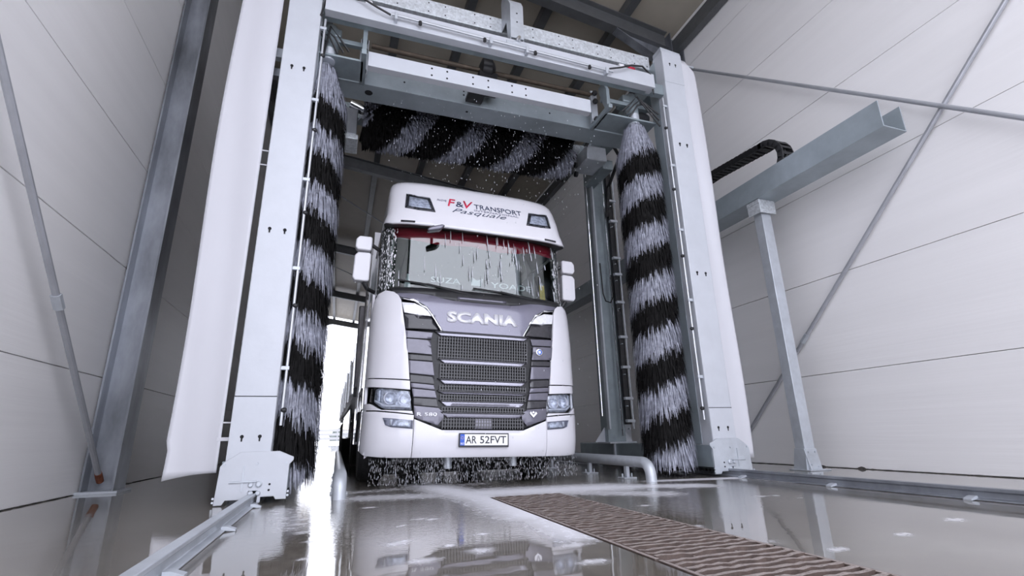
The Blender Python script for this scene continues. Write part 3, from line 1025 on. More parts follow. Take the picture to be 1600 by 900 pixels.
def plan(hw, D, n, back):
    t = np.linspace(0, 1, 400)
    xs = 1 - (1 - t) ** 2.5
    ys = D * (1 - np.clip(1 - xs ** n, 0, 1) ** (1 / n))
    xs = np.append(xs * hw, hw)
    ys = np.append(ys, D + back)
    s = np.concatenate([[0], np.cumsum(np.hypot(np.diff(xs), np.diff(ys)))])
    return s, xs, ys


PB = plan(1.245, .50, 3.2, 3.0)
PR = plan(1.0, .42, 3.0, 3.0)
PT = plan(1.0, .34, 4.0, 3.0)
BODY = [(.2, .12), (.29, .05), (.36, .015), (.46, 0), (.75, 0), (1.0, .015), (1.6, .06), (1.95, .12), (2.1, .17), (2.2, .21)]
GL = [(1.9, .22), (3.1, .335)]
ROOF = [(2.8, .17), (2.95, .17), (3.1, .205), (3.3, .28), (3.5, .38), (3.61, .45), (3.68, .53), (3.72, .66), (3.74, .90)]
RW = [(2.8, 1.205), (2.95, 1.205), (3.04, 1.185), (3.1, 1.165), (3.3, 1.155), (3.5, 1.145), (3.66, 1.125), (3.74, 1.07)]
GW = [(1.9, 1.20), (3.1, 1.20)]


def ip(z, T):
    return float(np.interp(z, [a for a, b in T], [b for a, b in T]))


def S(kind, u, z):
    s, xs, ys = {'body': PB, 'glass': PR, 'roof': PT}[kind]
    a = abs(u)
    x = float(np.interp(a, s, xs)) * (1 if u >= 0 else -1)
    y = float(np.interp(a, s, ys))
    if kind == 'body':
        y += ip(z, BODY)
    elif kind == 'glass':
        x *= ip(z, GW)
        y += ip(z, GL)
    else:
        x *= ip(z, RW)
        y += ip(z, ROOF)
    return Vector((x, y, z))


def SN(kind, u, z):
    e = .012
    du = S(kind, u + e, z) - S(kind, u - e, z)
    dz = S(kind, u, z + e) - S(kind, u, z - e)
    n = du.cross(dz)
    return n.normalized() if n.length > 1e-9 else Vector((0, -1, 0))


def lean(v):
    s = math.sin(LEAN)
    return Vector((v.x + v.z * s, v.y, v.z - v.x * s))


truck = thing('truck', 'white long haul truck with grey hood under the wash gantry', 'truck', (TX, TY, 0))


def surf_mesh(name, kind, vs2, fs, m, parent, off, thick):
    vs = [lean(S(kind, u, z) + SN(kind, u, z) * off) for u, z in vs2]
    me = bpy.data.meshes.new(name)
    me.from_pydata([tuple(v) for v in vs], [], fs)
    bm = bmesh.new()
    bm.from_mesh(me)
    bmesh.ops.recalc_face_normals(bm, faces=bm.faces)
    bm.normal_update()
    av = sum((f.normal * f.calc_area() for f in bm.faces), Vector())
    ref = SN(kind, *(np.mean(np.array(vs2), 0)))
    if av.dot(ref) < 0:
        bmesh.ops.reverse_faces(bm, faces=bm.faces)
    bm.to_mesh(me)
    bm.free()
    o = link(name, me, m, parent, angle=40)
    if thick:
        so = o.modifiers.new('thick', 'SOLIDIFY')
        so.thickness = thick
        so.offset = -1
    return o


def patch(name, kind, outline, m, parent=None, off=0.0, thick=.015, du=.05, dz=.05, bevel=0):
    parent = parent or truck
    bm = bmesh.new()
    f = bm.faces.new([bm.verts.new((u, z, 0)) for u, z in outline])
    us = [p[0] for p in outline]
    zs = [p[1] for p in outline]
    for k in range(math.ceil(min(us) / du + .01), math.floor(max(us) / du - .01) + 1):
        bmesh.ops.bisect_plane(bm, geom=bm.verts[:] + bm.edges[:] + bm.faces[:], plane_co=(k * du, 0, 0), plane_no=(1, 0, 0))
    for k in range(math.ceil(min(zs) / dz + .01), math.floor(max(zs) / dz - .01) + 1):
        bmesh.ops.bisect_plane(bm, geom=bm.verts[:] + bm.edges[:] + bm.faces[:], plane_co=(0, k * dz, 0), plane_no=(0, 1, 0))
    bm.verts.index_update()
    vs = [(v.co.x, v.co.y) for v in bm.verts]
    fs = [tuple(v.index for v in fc.verts) for fc in bm.faces]
    bm.free()
    o = surf_mesh(name, kind, vs, fs, m, parent, off, thick)
    if bevel:
        b = o.modifiers.new('bevel', 'BEVEL')
        b.width = bevel
        b.segments = 2
        b.limit_method = 'ANGLE'
        b.angle_limit = math.radians(50)
    return o


def mir(o):
    return [(-u, z) for u, z in o][::-1]


def both(name, kind, outline, m, **k):
    return patch(name, kind, mir(outline), m, **k), patch(name, kind, outline, m, **k)


def text_mesh(s, width=None, height=1.0, shear=0.0, offset=0.0, sx=None):
    cu = bpy.data.curves.new('t', 'FONT')
    cu.body = s
    cu.shear = shear
    cu.offset = offset
    cu.resolution_u = 3
    o = bpy.data.objects.new('t', cu)
    COL.objects.link(o)
    dg = bpy.context.evaluated_depsgraph_get()
    dg.update()
    me = bpy.data.meshes.new_from_object(o.evaluated_get(dg))
    vs = [(v.co.x, v.co.y) for v in me.vertices]
    fs = [tuple(p.vertices) for p in me.polygons]
    bpy.data.objects.remove(o)
    bpy.data.curves.remove(cu)
    bpy.data.meshes.remove(me)
    a = np.array(vs)
    mn, mx_ = a.min(0), a.max(0)
    h = mx_[1] - mn[1]
    a = (a - mn) / h * height
    if width:
        a[:, 0] *= width / (a[:, 0].max())
    return a, fs


def surf_text(name, s, kind, u0, z0, width, height, m, parent, shear=0.0, offset=0.0, slope=0.0, off=.012, thick=.006):
    a, fs = text_mesh(s, width, height, shear, offset)
    vs = [(u0 + p[0], z0 + p[1] + slope * p[0]) for p in a]
    return surf_mesh(name, kind, vs, fs, m, parent, off, thick)


def tb(name, m, parent=None, bevel=0.0, **k):
    """MB builder in truck local coordinates with the lean applied"""
    return None


class TB(MB):
    def build(self, name, m, parent=None, bevel=0.0, do_lean=True, **k):
        if do_lean:
            self.v = [tuple(lean(Vector(p))) for p in self.v]
        self.v = [(x + TX, y + TY, z) for x, y, z in self.v]
        return MB.build(self, name, m, parent or truck, bevel, **k)


def build_truck():
    # core shell that closes the cab behind the panels
    TB().box(-1.15, 1.15, .45, 2.25, .95, 2.0).build('cab_core', 'interior')
    # white corner panels
    cp = [(.812, 1.068), (.845, 1.36), (.89, 1.64), (.945, 1.97), (.975, 2.03), (1.03, 2.075), (1.13, 2.10), (1.23, 2.06), (1.31, 1.95), (1.36, 1.75), (1.37, 1.5), (1.37, 1.095)]
    both('corner_panel', 'body', cp, 'paint', off=.012, thick=.03, bevel=.008)
    both('lamp_brow', 'body', [(.80, .962), (.808, 1.055), (1.37, 1.085), (1.37, 1.0), (1.2, .99)], 'paint', off=.006, thick=.03, bevel=.004)
    # bumper
    both('bumper_corner', 'body', [(.748, .285), (1.0, .285), (1.25, .30), (1.40, .34), (1.40, .74), (1.15, .735), (.90, .715), (.748, .70)], 'paint', off=.012, thick=.03, bevel=.006)
    both('bumper_strip', 'body', [(.756, .712), (.90, .728), (1.15, .748), (1.40, .755), (1.40, .82), (1.235, .815), (1.09, .752), (.768, .742)], 'paint', off=.008, thick=.03, bevel=.004)
    patch('bumper_centre', 'body', [(-.742, .285), (.742, .285), (.742, .66), (.455, .552), (-.455, .552), (-.742, .66)], 'paint', off=.014, thick=.03, bevel=.006)
    # lower lip of the bumper and dark underside
    TB().prism([(-1.2, .38), (-1.1, .22), (-.6, .10), (.6, .10), (1.1, .22), (1.2, .38), (1.2, .9), (-1.2, .9)], 'z', .30, .34).build('under_tray', 'black')
    # headlamps
    hl = [(.775, .755), (.806, .95), (1.0, .972), (1.15, .985), (1.225, .97), (1.24, .84), (1.09, .768)]
    for q in (-1, 1):
        ol = hl if q > 0 else mir(hl)
        h = patch('headlamp', 'body', ol, 'reflector', off=-.05, thick=.02)
        for u, z, r in ((.86, .86, .062), (1.02, .875, .062)):
            c = S('body', q * u, z) + SN('body', q * u, z) * -.04
            mb = TB().lathe([(.01, 0), (r * .6, -.008), (r, -.04), (r * 1.05, -.04), (r * .7, .01)], tuple(c), 'y', 18)
            mb.build('lamp_bowl', 'reflector', h)
        patch('lamp_strip', 'body', [(q * .79, .775), (q * 1.08, .79), (q * 1.2, .84), (q * 1.2, .86), (q * 1.07, .81), (q * .795, .795)], 'lamp_white', h, off=-.02, thick=.01)
        patch('lamp_edge', 'body', [(q * 1.13, .83), (q * 1.2, .86), (q * 1.19, .955), (q * 1.13, .965)], 'reflector', h, off=-.025, thick=.01)
        patch('lens', 'body', ol, 'lens', h, off=.008, thick=.004)
        fg = [(.752, .562), (.752, .648), (.99, .668), (1.06, .672), (1.03, .60), (.97, .580)]
        fo = [(q * u, z) for u, z in fg]
        fl = patch('fog_lamp', 'body', fo, 'slat', off=.018, thick=.02)
        patch('fog_reflector', 'body', [(q * .775, .578), (q * .775, .638), (q * .93, .652), (q * .955, .592)], 'reflector', fl, off=.022, thick=.006)
        patch('fog_edge', 'body', [(q * .965, .60), (q * .96, .655), (q * .985, .655), (q * .99, .605)], 'lamp_white', fl, off=.022, thick=.006)
        patch('fog_lens', 'body', fo, 'lens', fl, off=.028, thick=.003)
        # upper lamp in the hood corner
        up = [(.905, 1.822), (.937, 1.945), (.80, 1.938), (.70, 1.895), (.64, 1.845), (.605, 1.792), (.75, 1.80)]
        patch('upper_lamp', 'body', [(q * u, z) for u, z in up], 'lamp_white', off=.004, thick=.02, bevel=.004)
        patch('lamp_pocket', 'body', [(q * .886, 1.636), (q * .904, 1.815), (q * .75, 1.795), (q * .605, 1.785), (q * .505, 1.63)], 'grille_dark', off=-.01, thick=.02)
        # chrome trim along the hood side
        tr = [(.470, 1.612), (.49, 1.605), (.60, 1.79), (.665, 1.875), (.80, 1.955), (.945, 1.985), (.945, 2.005), (.80, 1.978), (.655, 1.90), (.585, 1.80)]
        patch('hood_trim', 'body', [(q * u, z) for u, z in tr], 'chrome', off=.016, thick=.015)
        # grille side blocks
        blocks = [([(.882, 1.53), (.888, 1.61), (.585, 1.59), (.60, 1.52)], 'grille_side', .004),
                  ([(.850, 1.36), (.874, 1.515), (.605, 1.50), (.60, 1.43), (.585, 1.345)], 'grille_side', .012),
                  ([(.838, 1.285), (.848, 1.345), (.585, 1.33), (.575, 1.275)], 'grille_dark', .0),
                  ([(.815, 1.135), (.836, 1.275), (.575, 1.262), (.552, 1.115)], 'grille_side', .012),
                  ([(.80, 1.045), (.812, 1.12), (.552, 1.10), (.553, 1.025)], 'grille_dark', .0),
                  ([(.79, .985), (.798, 1.035), (.556, 1.015), (.54, .965)], 'grille_side', .006),
                  ([(.765, .888), (.785, .975), (.54, .955), (.518, .878)], 'grille_side', .010),
                  ([(.755, .805), (.763, .878), (.518, .868), (.50, .785)], 'grille_dark', .002),
                  ([(.740, .675), (.752, .795), (.50, .775), (.44, .73), (.44, .672), (.5, .60)], 'grille_side', .008)]
        for ol, m_, of in blocks:
            patch('grille_block', 'body', [(q * u, z) for u, z in ol], m_, off=of, thick=.02, bevel=.003)
    # dark field behind the whole grille
    gb = [(-.455, .552), (.455, .552), (.745, .66), (.80, 1.03), (.885, 1.62), (.50, 1.63), (-.50, 1.63), (-.885, 1.62), (-.80, 1.03), (-.745, .66)]
    patch('grille_field', 'body', gb, 'grille_mesh', off=-.02, thick=.01)
    # slats
    for z0, z1, w, m_ in ((1.562, 1.596, .52, 'slat'), (1.255, 1.292, .475, 'slat'), (1.03, 1.07, .47, 'slat'), (.925, .942, .47, 'grille_side'), (.797, .84, .45, 'slat'), (.682, .718, .43, 'grille_side')):
        patch('grille_slat', 'body', [(-w + .03, z0), (w - .03, z0), (w + .02, z1), (-w - .02, z1)], m_, off=.012, thick=.03, bevel=.006)
        patch('slat_hood', 'body', [(-w - .02, z1), (w + .02, z1), (w + .05, z1 + .02), (-w - .05, z1 + .02)], 'grille_dark', off=.012, thick=.03)
    patch('camera_cover', 'body', [(-.10, .565), (.10, .565), (.10, .672), (-.10, .672)], 'grille_side', off=.004, thick=.02, bevel=.004)
    # mesh bars
    for za, zb, w in ((1.30, 1.55, .52), (1.085, 1.25, .49), (.945, 1.02, .49), (.85, .92, .48), (.725, .79, .46), (.565, .675, .45)):
        mb = TB()
        k = int(2 * w / .03)
        for i in range(k + 1):
            u = -w + 2 * w * i / k
            a, b = S('body', u, za), S('body', u, zb)
            mb.box(a.x - .005, a.x + .005, min(a.y, b.y) - .008, max(a.y, b.y) + .01, za, zb)
        z = za + .02
        while z < zb:
            for i in range(6):
                ua, ub = -w + 2 * w * i / 6, -w + 2 * w * (i + 1) / 6
                a, b = S('body', ua, z), S('body', ub, z)
                mb.box(a.x, b.x, min(a.y, b.y) - .004, max(a.y, b.y) + .004, z, z + .008)
            z += .035
        mb.build('grille_mesh', 'grille_dark', smooth=False)
    # hood
    ho = [(-.472, 1.615), (.472, 1.615), (.585, 1.80), (.655, 1.895), (.80, 1.97), (.945, 2.005), (1.0, 2.06), (.75, 2.06), (.62, 2.05), (.45, 2.01), (.35, 1.995), (0, 1.99), (-.35, 1.995), (-.45, 2.01),
          (-.62, 2.05), (-.75, 2.06), (-1.0, 2.06), (-.945, 2.005), (-.80, 1.97), (-.655, 1.895), (-.585, 1.80)]
    patch('hood', 'body', ho, 'hood', off=.010, thick=.03, bevel=.004)
    patch('hood_lip', 'body', [(-.53, 1.598), (.53, 1.598), (.50, 1.612), (-.50, 1.612)], 'grille_dark', off=.02, thick=.03)
    # wiper well
    patch('wiper_well', 'body', [(-1.06, 2.065), (-.62, 2.055), (-.42, 2.012), (-.3, 2.0), (.3, 2.0), (.42, 2.012), (.62, 2.055), (1.06, 2.065), (1.1, 2.15), (-1.1, 2.15)], 'black', off=-.005, thick=.03)
    patch('well_grid', 'body', [(-.3, 2.03), (.3, 2.03), (.3, 2.06), (-.3, 2.06)], 'grille_side', off=.004, thick=.02)
    # lettering
    surf_text('brand_letters', 'SCANIA', 'body', -.43, 1.727, .85, .138, 'letter', truck, offset=.06, off=.018)
    surf_text('model_letters', 'R 580', 'body', -.72, .690, .21, .040, 'letter', truck, offset=.03, off=.018)
    # emblems
    c = S('body', .68, 1.44)
    em = TB().lathe([(.042, 0), (.042, -.02), (.036, -.024)], (c.x, c.y - .012, c.z), 'y', 24).build('emblem', 'chrome')
    TB().lathe([(.030, -.021), (.030, -.026)], (c.x, c.y - .012, c.z), 'y', 20).build('emblem_field', 'plate_blue', em)
    TB().prism([(c.x - .014, c.z - .014), (c.x + .004, c.z - .018), (c.x + .015, c.z - .006), (c.x + .008, c.z + .004), (c.x + .016, c.z + .016), (c.x, c.z + .010), (c.x - .014, c.z + .018)], 'y', c.y - .040, c.y - .036).build('emblem_figure', 'letter', em)
    c = S('body', .576, .727)
    TB().prism([(c.x, c.z - .035), (c.x + .045, c.z + .01), (c.x + .03, c.z + .03), (c.x + .018, c.z + .012), (c.x, c.z - .008), (c.x - .018, c.z + .012), (c.x - .03, c.z + .03), (c.x - .045, c.z + .01)], 'y', c.y - .024, c.y - .016).build('v_emblem', 'letter')
    TB().prism([(c.x, c.z + .008), (c.x + .016, c.z + .022), (c.x, c.z + .036), (c.x - .016, c.z + .022)], 'y', c.y - .024, c.y - .016).build('v_emblem', 'letter')
    # number plate
    pz, py = .455, -.036
    pl = TB().box(-.275, .275, py, py + .014, pz - .075, pz + .068).build('number_plate', 'plate_black', bevel=.004)
    TB().box(-.262, .262, py - .004, py, pz - .056, pz + .056).build('plate_face', 'plate_white', pl, bevel=.002)
    TB().box(-.262, -.215, py - .0055, py - .0035, pz - .056, pz + .056).build('plate_band', 'plate_blue', pl)
    for s, x0, w, h, z0, m_ in (('AR', -.203, .118, .075, -.037, 'plate_black'), ('52', -.048, .105, .075, -.037, 'plate_black'), ('FVT', .068, .175, .075, -.037, 'plate_black'), ('RO', -.256, .034, .02, -.048, 'plate_white')):
        a, fs = text_mesh(s, w, h, 0, .01)
        vs = [(x0 + p[0], py - .006, pz + z0 + p[1]) for p in a]
        mb = TB().add(vs, fs)
        mb.build('plate_text', m_, pl, smooth=False, recalc=False)
    mb = TB()
    for k in range(12):
        an = k * math.pi / 6
        mb.box(-.2385 + .013 * math.cos(an) - .002, -.2385 + .013 * math.cos(an) + .002, py - .007, py - .0055, pz + .02 + .013 * math.sin(an) - .002, pz + .02 + .013 * math.sin(an) + .002)
    mb.build('plate_stars', 'yellow', pl, smooth=False)
    # windscreen, pillars
    ws = [(-.93, 2.10), (.93, 2.10), (.94, 2.4), (.94, 3.02), (-.94, 3.02), (-.94, 2.4)]
    patch('windscreen', 'glass', ws, 'glass', off=.0, thick=.006, du=.08, dz=.1)
    both('pillar', 'glass', [(.95, 2.10), (1.15, 2.10), (1.12, 3.05), (.95, 3.05)], 'side_glass', off=.0, thick=.03)
    both('side_window', 'glass', [(1.16, 2.12), (1.95, 2.12), (1.95, 2.85), (1.13, 2.95)], 'side_glass', off=-.004, thick=.02)
    both('door', 'body', [(1.375, .78), (2.2, .78), (2.2, 2.10), (1.375, 2.10)], 'paint', off=.004, thick=.03, bevel=.004)
    both('door_sill', 'body', [(1.41, .33), (1.75, .33), (1.75, .765), (1.41, .765)], 'paint', off=.0, thick=.03, bevel=.004)
    for q in (-1, 1):
        TB().box(q * 1.24 - .01, q * 1.24 + .01, 1.62, 2.25, .8, 3.0).build('sleeper_side', 'paint', bevel=.005)
        TB().prism([(q * 1.20, 2.28), (q * 1.25, 2.28), (q * 1.26, 2.75), (q * 1.22, 2.75)], 'z', .9, 3.35).build('side_deflector', 'trailer', bevel=.005)
        TB().box(q * 1.235 - .012, q * 1.235 + .012, .9, 1.05, 1.55, 1.62).build('door_handle', 'black', bevel=.004)
    TB().box(-1.22, 1.22, 2.2, 2.26, .8, 3.6).build('cab_back', 'paint')
    # roof
    ro = [(-1.02, 2.955), (-.93, 2.93), (.93, 2.93), (1.02, 2.955), (1.60, 2.98), (2.4, 2.98), (2.4, 3.735), (-2.4, 3.735), (-2.4, 2.98), (-1.60, 2.98)]
    patch('roof_shell', 'roof', ro, 'paint', off=.0, thick=.03, du=.06, dz=.04)
    TB().prism([(-.9, 1.0), (-.95, 2.25), (.95, 2.25), (.9, 1.0)], 'z', 3.65, 3.74).build('roof_top', 'paint', bevel=.03)
    # dark visor under the lip
    mb = TB()
    n = 40
    vs, fs = [], []
    for i in range(n + 1):
        u = -1.05 + 2.1 * i / n
        a = S('roof', u, 2.94)
        b = S('glass', u * .97, 2.98)
        b.y += .02
        vs += [tuple(a + Vector((0, .02, 0))), (b.x, b.y, 2.965), (b.x, b.y, 2.985), tuple(a + Vector((0, .02, .03)))]
        if i:
            o = 4 * (i - 1)
            fs += [(o, o + 1, o + 5, o + 4), (o + 1, o + 2, o + 6, o + 5), (o + 2, o + 3, o + 7, o + 6), (o + 3, o, o + 4, o + 7)]
    mb.add(vs, fs).build('visor', 'black')
    for q in (-1, 1):
        patch('visor_lamp', 'roof', [(q * .70, 2.945), (q * .84, 2.945), (q * .84, 2.965), (q * .70, 2.965)], 'grille_dark', off=.012, thick=.02)
    # roof lamps
    rl = [(.575, 3.36), (.70, 3.37), (.83, 3.40), (.835, 3.165), (.70, 3.14), (.515, 3.135)]
    for q in (-1, 1):
        ol = [(q * u, z) for u, z in rl]
        L_ = patch('roof_lamp', 'roof', ol, 'grille_dark', off=.006, thick=.02)
        cu, cz = .69, 3.255
        patch('roof_reflector', 'roof', [(q * (cu + (u - cu) * .74), cz + (z - cz) * .66) for u, z in rl], 'reflector', L_, off=.010, thick=.006)
        patch('roof_lens', 'roof', ol, 'lens', L_, off=.014, thick=.003)
    # roof lettering
    surf_text('roof_letters', 'nuova', 'roof', -.500, 3.335, .105, .035, 'grey_print', truck, shear=.3, off=.006, thick=.003)
    surf_text('roof_letters', 'F', 'roof', -.382, 3.27, .088, .13, 'red_print', truck, shear=.2, off=.006, thick=.003, offset=.01)
    surf_text('roof_letters', '&', 'roof', -.290, 3.275, .085, .095, 'navy_print', truck, off=.006, thick=.003)
    surf_text('roof_letters', 'V', 'roof', -.205, 3.27, .11, .13, 'red_print', truck, shear=.2, off=.006, thick=.003, offset=.01)
    surf_text('roof_letters', 'TRANSPORT', 'roof', -.082, 3.285, .56, .082, 'navy_print', truck, off=.006, thick=.003)
    surf_text('roof_letters', 'INTERNATIONAL', 'roof', -.085, 3.242, .52, .028, 'grey_print', truck, off=.006, thick=.003)
    surf_text('roof_letters', 'Pasquale', 'roof', -.335, 3.155, .62, .088, 'navy_print', truck, shear=.45, offset=-.012, off=.006, thick=.003)
    # mirrors
    for q in (-1, 1):
        mx_ = q * 1.395
        arm = TB().tube([(q * 1.2, .75, 2.75), (q * 1.3, .72, 2.8), (q * 1.36, .72, 2.78)], .025, 10).build('mirror_arm', 'black')
        TB().tube([(q * 1.22, .78, 2.2), (q * 1.31, .72, 2.22), (q * 1.36, .72, 2.3)], .025, 10).build('mirror_arm', 'black')
        hw = .10
        for z0, z1 in ((2.70, 2.89), (2.30, 2.675)):
            mb = TB()
            k = 10
            prof = []
            xs_out, xs_in = mx_ + q * hw, mx_ - q * hw
            mb.prism([(xs_in, z0 + .02), (xs_in + q * .02, z0), (xs_out - q * .03, z0), (xs_out, z0 + .04), (xs_out - q * .005, z1 - .05), (xs_out - q * .04, z1 - .005), (xs_in + q * .02, z1), (xs_in, z1 - .02)], 'y', .66, .78)
            sh = mb.build('mirror_shell', 'paint', bevel=.03)
            TB().box(mx_ - hw * .85, mx_ + hw * .85, .781, .786, z0 + .03, z1 - .03).build('mirror_glass', 'chrome', sh)
    TB().tube([(-.62, .20, 2.93), (-.62, .1, 2.86)], .02, 8).build('mirror_arm', 'black')
    TB().prism([(-.70, 2.80), (-.55, 2.84), (-.50, 2.90), (-.54, 2.91), (-.67, 2.86), (-.71, 2.83)], 'y', .04, .14).build('front_mirror', 'grille_side', bevel=.015)
    # wipers
    for pts in ([(-.05, 2.10), (-.25, 2.15), (-.55, 2.20), (-.82, 2.245)], [(.78, 2.12), (.5, 2.15), (.2, 2.18), (-.08, 2.20)]):
        TB().tube([tuple(S('glass', u, z) + SN('glass', u, z) * .03) for u, z in pts], .012, 8).build('wiper_blade', 'black')
        mid = pts[1]
        TB().tube([tuple(S('glass', pts[0][0] + .03, 2.08) + Vector((0, -.05, 0))), tuple(S('glass', mid[0], mid[1] - .02) + SN('glass', *mid) * .05), tuple(S('glass', pts[2][0], pts[2][1]) + SN('glass', *mid) * .045)], .014, 8).build('wiper_arm', 'black')
    # cab interior
    TB().box(-1.0, 1.0, 1.0, 2.18, 2.0, 2.03).build('cab_floor', 'interior')
    TB().box(-1.08, 1.08, .36, .8, 1.98, 2.10).build('dashboard', 'interior', bevel=.03)
    TB().box(-1.1, 1.1, 2.1, 2.16, 2.0, 3.5).build('rear_curtain', 'green')
    for x in (-.55, .55):
        TB().prism([(1.2, 2.03), (1.65, 2.03), (1.85, 2.8), (1.72, 2.85), (1.5, 2.2), (1.2, 2.2)], 'x', x - .25, x + .25).build('seat', 'interior', bevel=.04)
    mb = TB()
    ring = [(.55 + .22 * math.cos(a), .86 + .10 * math.sin(a), 2.22 + .19 * math.sin(a)) for a in np.linspace(0, 2 * math.pi, 25)]
    mb.tube(ring, .018, 8, cap=False).build('steering_wheel', 'black')
    # red valance with scallops
    vs, fs = [], []
    n = 48
    for i in range(n + 1):
        u = -.92 + 1.84 * i / n
        zl = 2.85 - .06 * math.sin((u + .92) / 1.84 * math.pi) - .04 * abs(math.sin((u + .1) * 4.2))
        for z in (3.0, zl):
            p_ = S('glass', u, z)
            vs.append((p_.x * .985, p_.y + .035 + .006 * math.sin(i * 1.3), z))
        if i:
            o = 2 * (i - 1)
            fs.append((o, o + 1, o + 3, o + 2))
    o = TB().add(vs, fs).build('valance', 'red', recalc=False)
    so = o.modifiers.new('thick', 'SOLIDIFY')
    so.thickness = .004
    # name boards on the dashboard
    for s, u0, w in (('SUZA', -.50, .30), ('YOADE', .12, .46)):
        a, fs = text_mesh(s, w, .075, 0, .01)
        vs = []
        for p in a:
            q_ = S('glass', u0 + p[0], 2.28)
            vs.append((q_.x, q_.y + .03 + .1 * (p[1]), 2.255 + p[1]))
        TB().add(vs, fs).build('dash_letters', 'pale_print', recalc=False, smooth=False)
    q_ = S('glass', -.03, 2.3)
    TB().prism([(q_.x - .07, 2.26), (q_.x + .06, 2.26), (q_.x + .08, 2.36), (q_.x, 2.33), (q_.x - .07, 2.37)], 'y', q_.y + .03, q_.y + .036).build('dash_logo', 'pale_print')
    q_ = S('glass', -.72, 2.3)
    TB().lathe([(.035, 0), (.04, .05), (.03, .12), (.015, .15), (.015, .2)], (q_.x, q_.y + .12, 2.17), 'z', 14).build('dash_bottle', 'pale_print')
    q_ = S('glass', .72, 2.3)
    TB().prism([(q_.x - .035, 2.38), (q_.x + .03, 2.38), (q_.x + .045, 2.17), (q_.x + .01, 2.14), (q_.x - .03, 2.2)], 'y', q_.y + .04, q_.y + .05).build('pennant', 'yellow')
    # chassis, axles, wheels
    TB().box(-.95, .95, .55, 2.1, .42, .98).build('engine_cradle', 'black', bevel=.02, do_lean=False)
    TB().box(-.85, .85, 1.25, 1.5, .16, .45).build('front_axle', 'black', bevel=.03, do_lean=False)
    TB().box(-1.2, 1.2, 1.95, 1.97, .02, .9).build('mud_flap', 'rubber', do_lean=False)  # full-width sheet added to block far-end light under the cab
    for x in (-.42, .36):
        TB().box(x, x + .08, 1.98, 7.2, .72, .98).build('chassis_rail', 'black', do_lean=False)
    for x, nm in ((-.30, 'tow_eye'), (.46, 'tow_eye')):
        TB().tube([(x, .35, .30), (x, .35, .16)], .045, 12).build(nm, 'galv', do_lean=False)

    def wheel(x, y, r=.5, w=.31):
        s = 1 if x > 0 else -1
        ty = TB().lathe([(.29, -w / 2), (r - .04, -w / 2), (r, -w / 2 + .04), (r, w / 2 - .04), (r - .04, w / 2), (.29, w / 2)], (x, y, r), 'x', 36).build('tyre', 'rubber', do_lean=False)
        TB().lathe([(.05, .10 * s), (.10, .16 * s), (.12, .10 * s), (.22, .04 * s), (.28, .13 * s), (.30, .15 * s), (.29, .0), (.05, .0)], (x, y, r), 'x', 28).build('wheel_rim', 'galv', ty, do_lean=False)
    for x in (-1.06, 1.06):
        wheel(x, 1.38)
        wheel(x, 5.0)
    for q in (-1, 1):
        TB().prism([(.72, .45), (.80, .9), (1.0, 1.08), (1.75, 1.08), (2.0, .9), (2.1, .45), (2.0, .45), (1.9, .85), (1.7, 1.02), (1.05, 1.02), (.88, .85), (.8, .45)], 'x', q * 1.0, q * 1.235).build('wheel_arch', 'black', do_lean=False)
        TB().box(q * 1.0, q * 1.22, .75, .95, .35, .42).build('step', 'galv', do_lean=False)
        TB().lathe([(.30, 0), (.33, .03), (.33, 1.1), (.30, 1.13)], (q * .88, 2.4, .68), 'y', 24).build('fuel_tank', 'chrome', do_lean=False)
        TB().box(q * 1.15, q * 1.2, 3.6, 4.3, .4, 1.0).build('side_skirt', 'paint', do_lean=False)


build_truck()

# trailer: slightly out of line with the cab
tr = thing('trailer', 'low grey trailer behind the truck cab with dark wheels', 'trailer', (1.475, 8.6, 0))


def trl(x, y):
    a = math.radians(.75)
    return (1.475 + x * math.cos(a) - y * math.sin(a), 8.6 + x * math.sin(a) + y * math.cos(a))


class RB(MB):
    def build(self, name, m, parent, bevel=0.0, **k):
        self.v = [(*trl(x, y), z) for x, y, z in self.v]
        return MB.build(self, name, m, parent, bevel, **k)


RB().box(-1.27, 1.27, 0, 12.5, 1.15, 1.30).build('deck', 'black', tr)
RB().box(-1.27, 1.27, 0, .12, 1.3, 2.7).build('headboard', 'trailer', tr, bevel=.02)
for q in (-1, 1):
    for k in range(6):
        RB().box(q * 1.25 - .02, q * 1.25 + .02, .15 + k * 2.05, 2.12 + k * 2.05, 1.31, 1.95).build('side_board', 'trailer', tr, bevel=.01)
        RB().box(q * 1.275 - .02, q * 1.275 + .02, .08 + k * 2.05, .16 + k * 2.05, 1.2, 2.05).build('stake', 'chrome', tr, bevel=.006)
    RB().box(q * 1.2 - .02, q * 1.2 + .02, 2.5, 7.5, .5, 1.1).build('side_guard', 'chrome', tr, bevel=.02)
    for yy in (8.2, 9.5, 10.8):
        RB().lathe([(.28, -.17), (.46, -.17), (.5, -.13), (.5, .13), (.46, .17), (.28, .17)], (q * 1.06, yy, .5), 'x', 30).build('tyre', 'rubber', tr)
        RB().lathe([(.06, q * .14), (.26, q * .06), (.29, q * .15), (.28, 0), (.06, 0)], (q * 1.06, yy, .5), 'x', 24).build('wheel_rim', 'galv', tr)
        RB().box(q * .9, q * 1.25, yy - .5, yy + .5, 1.05, 1.1).build('mudguard', 'black', tr)

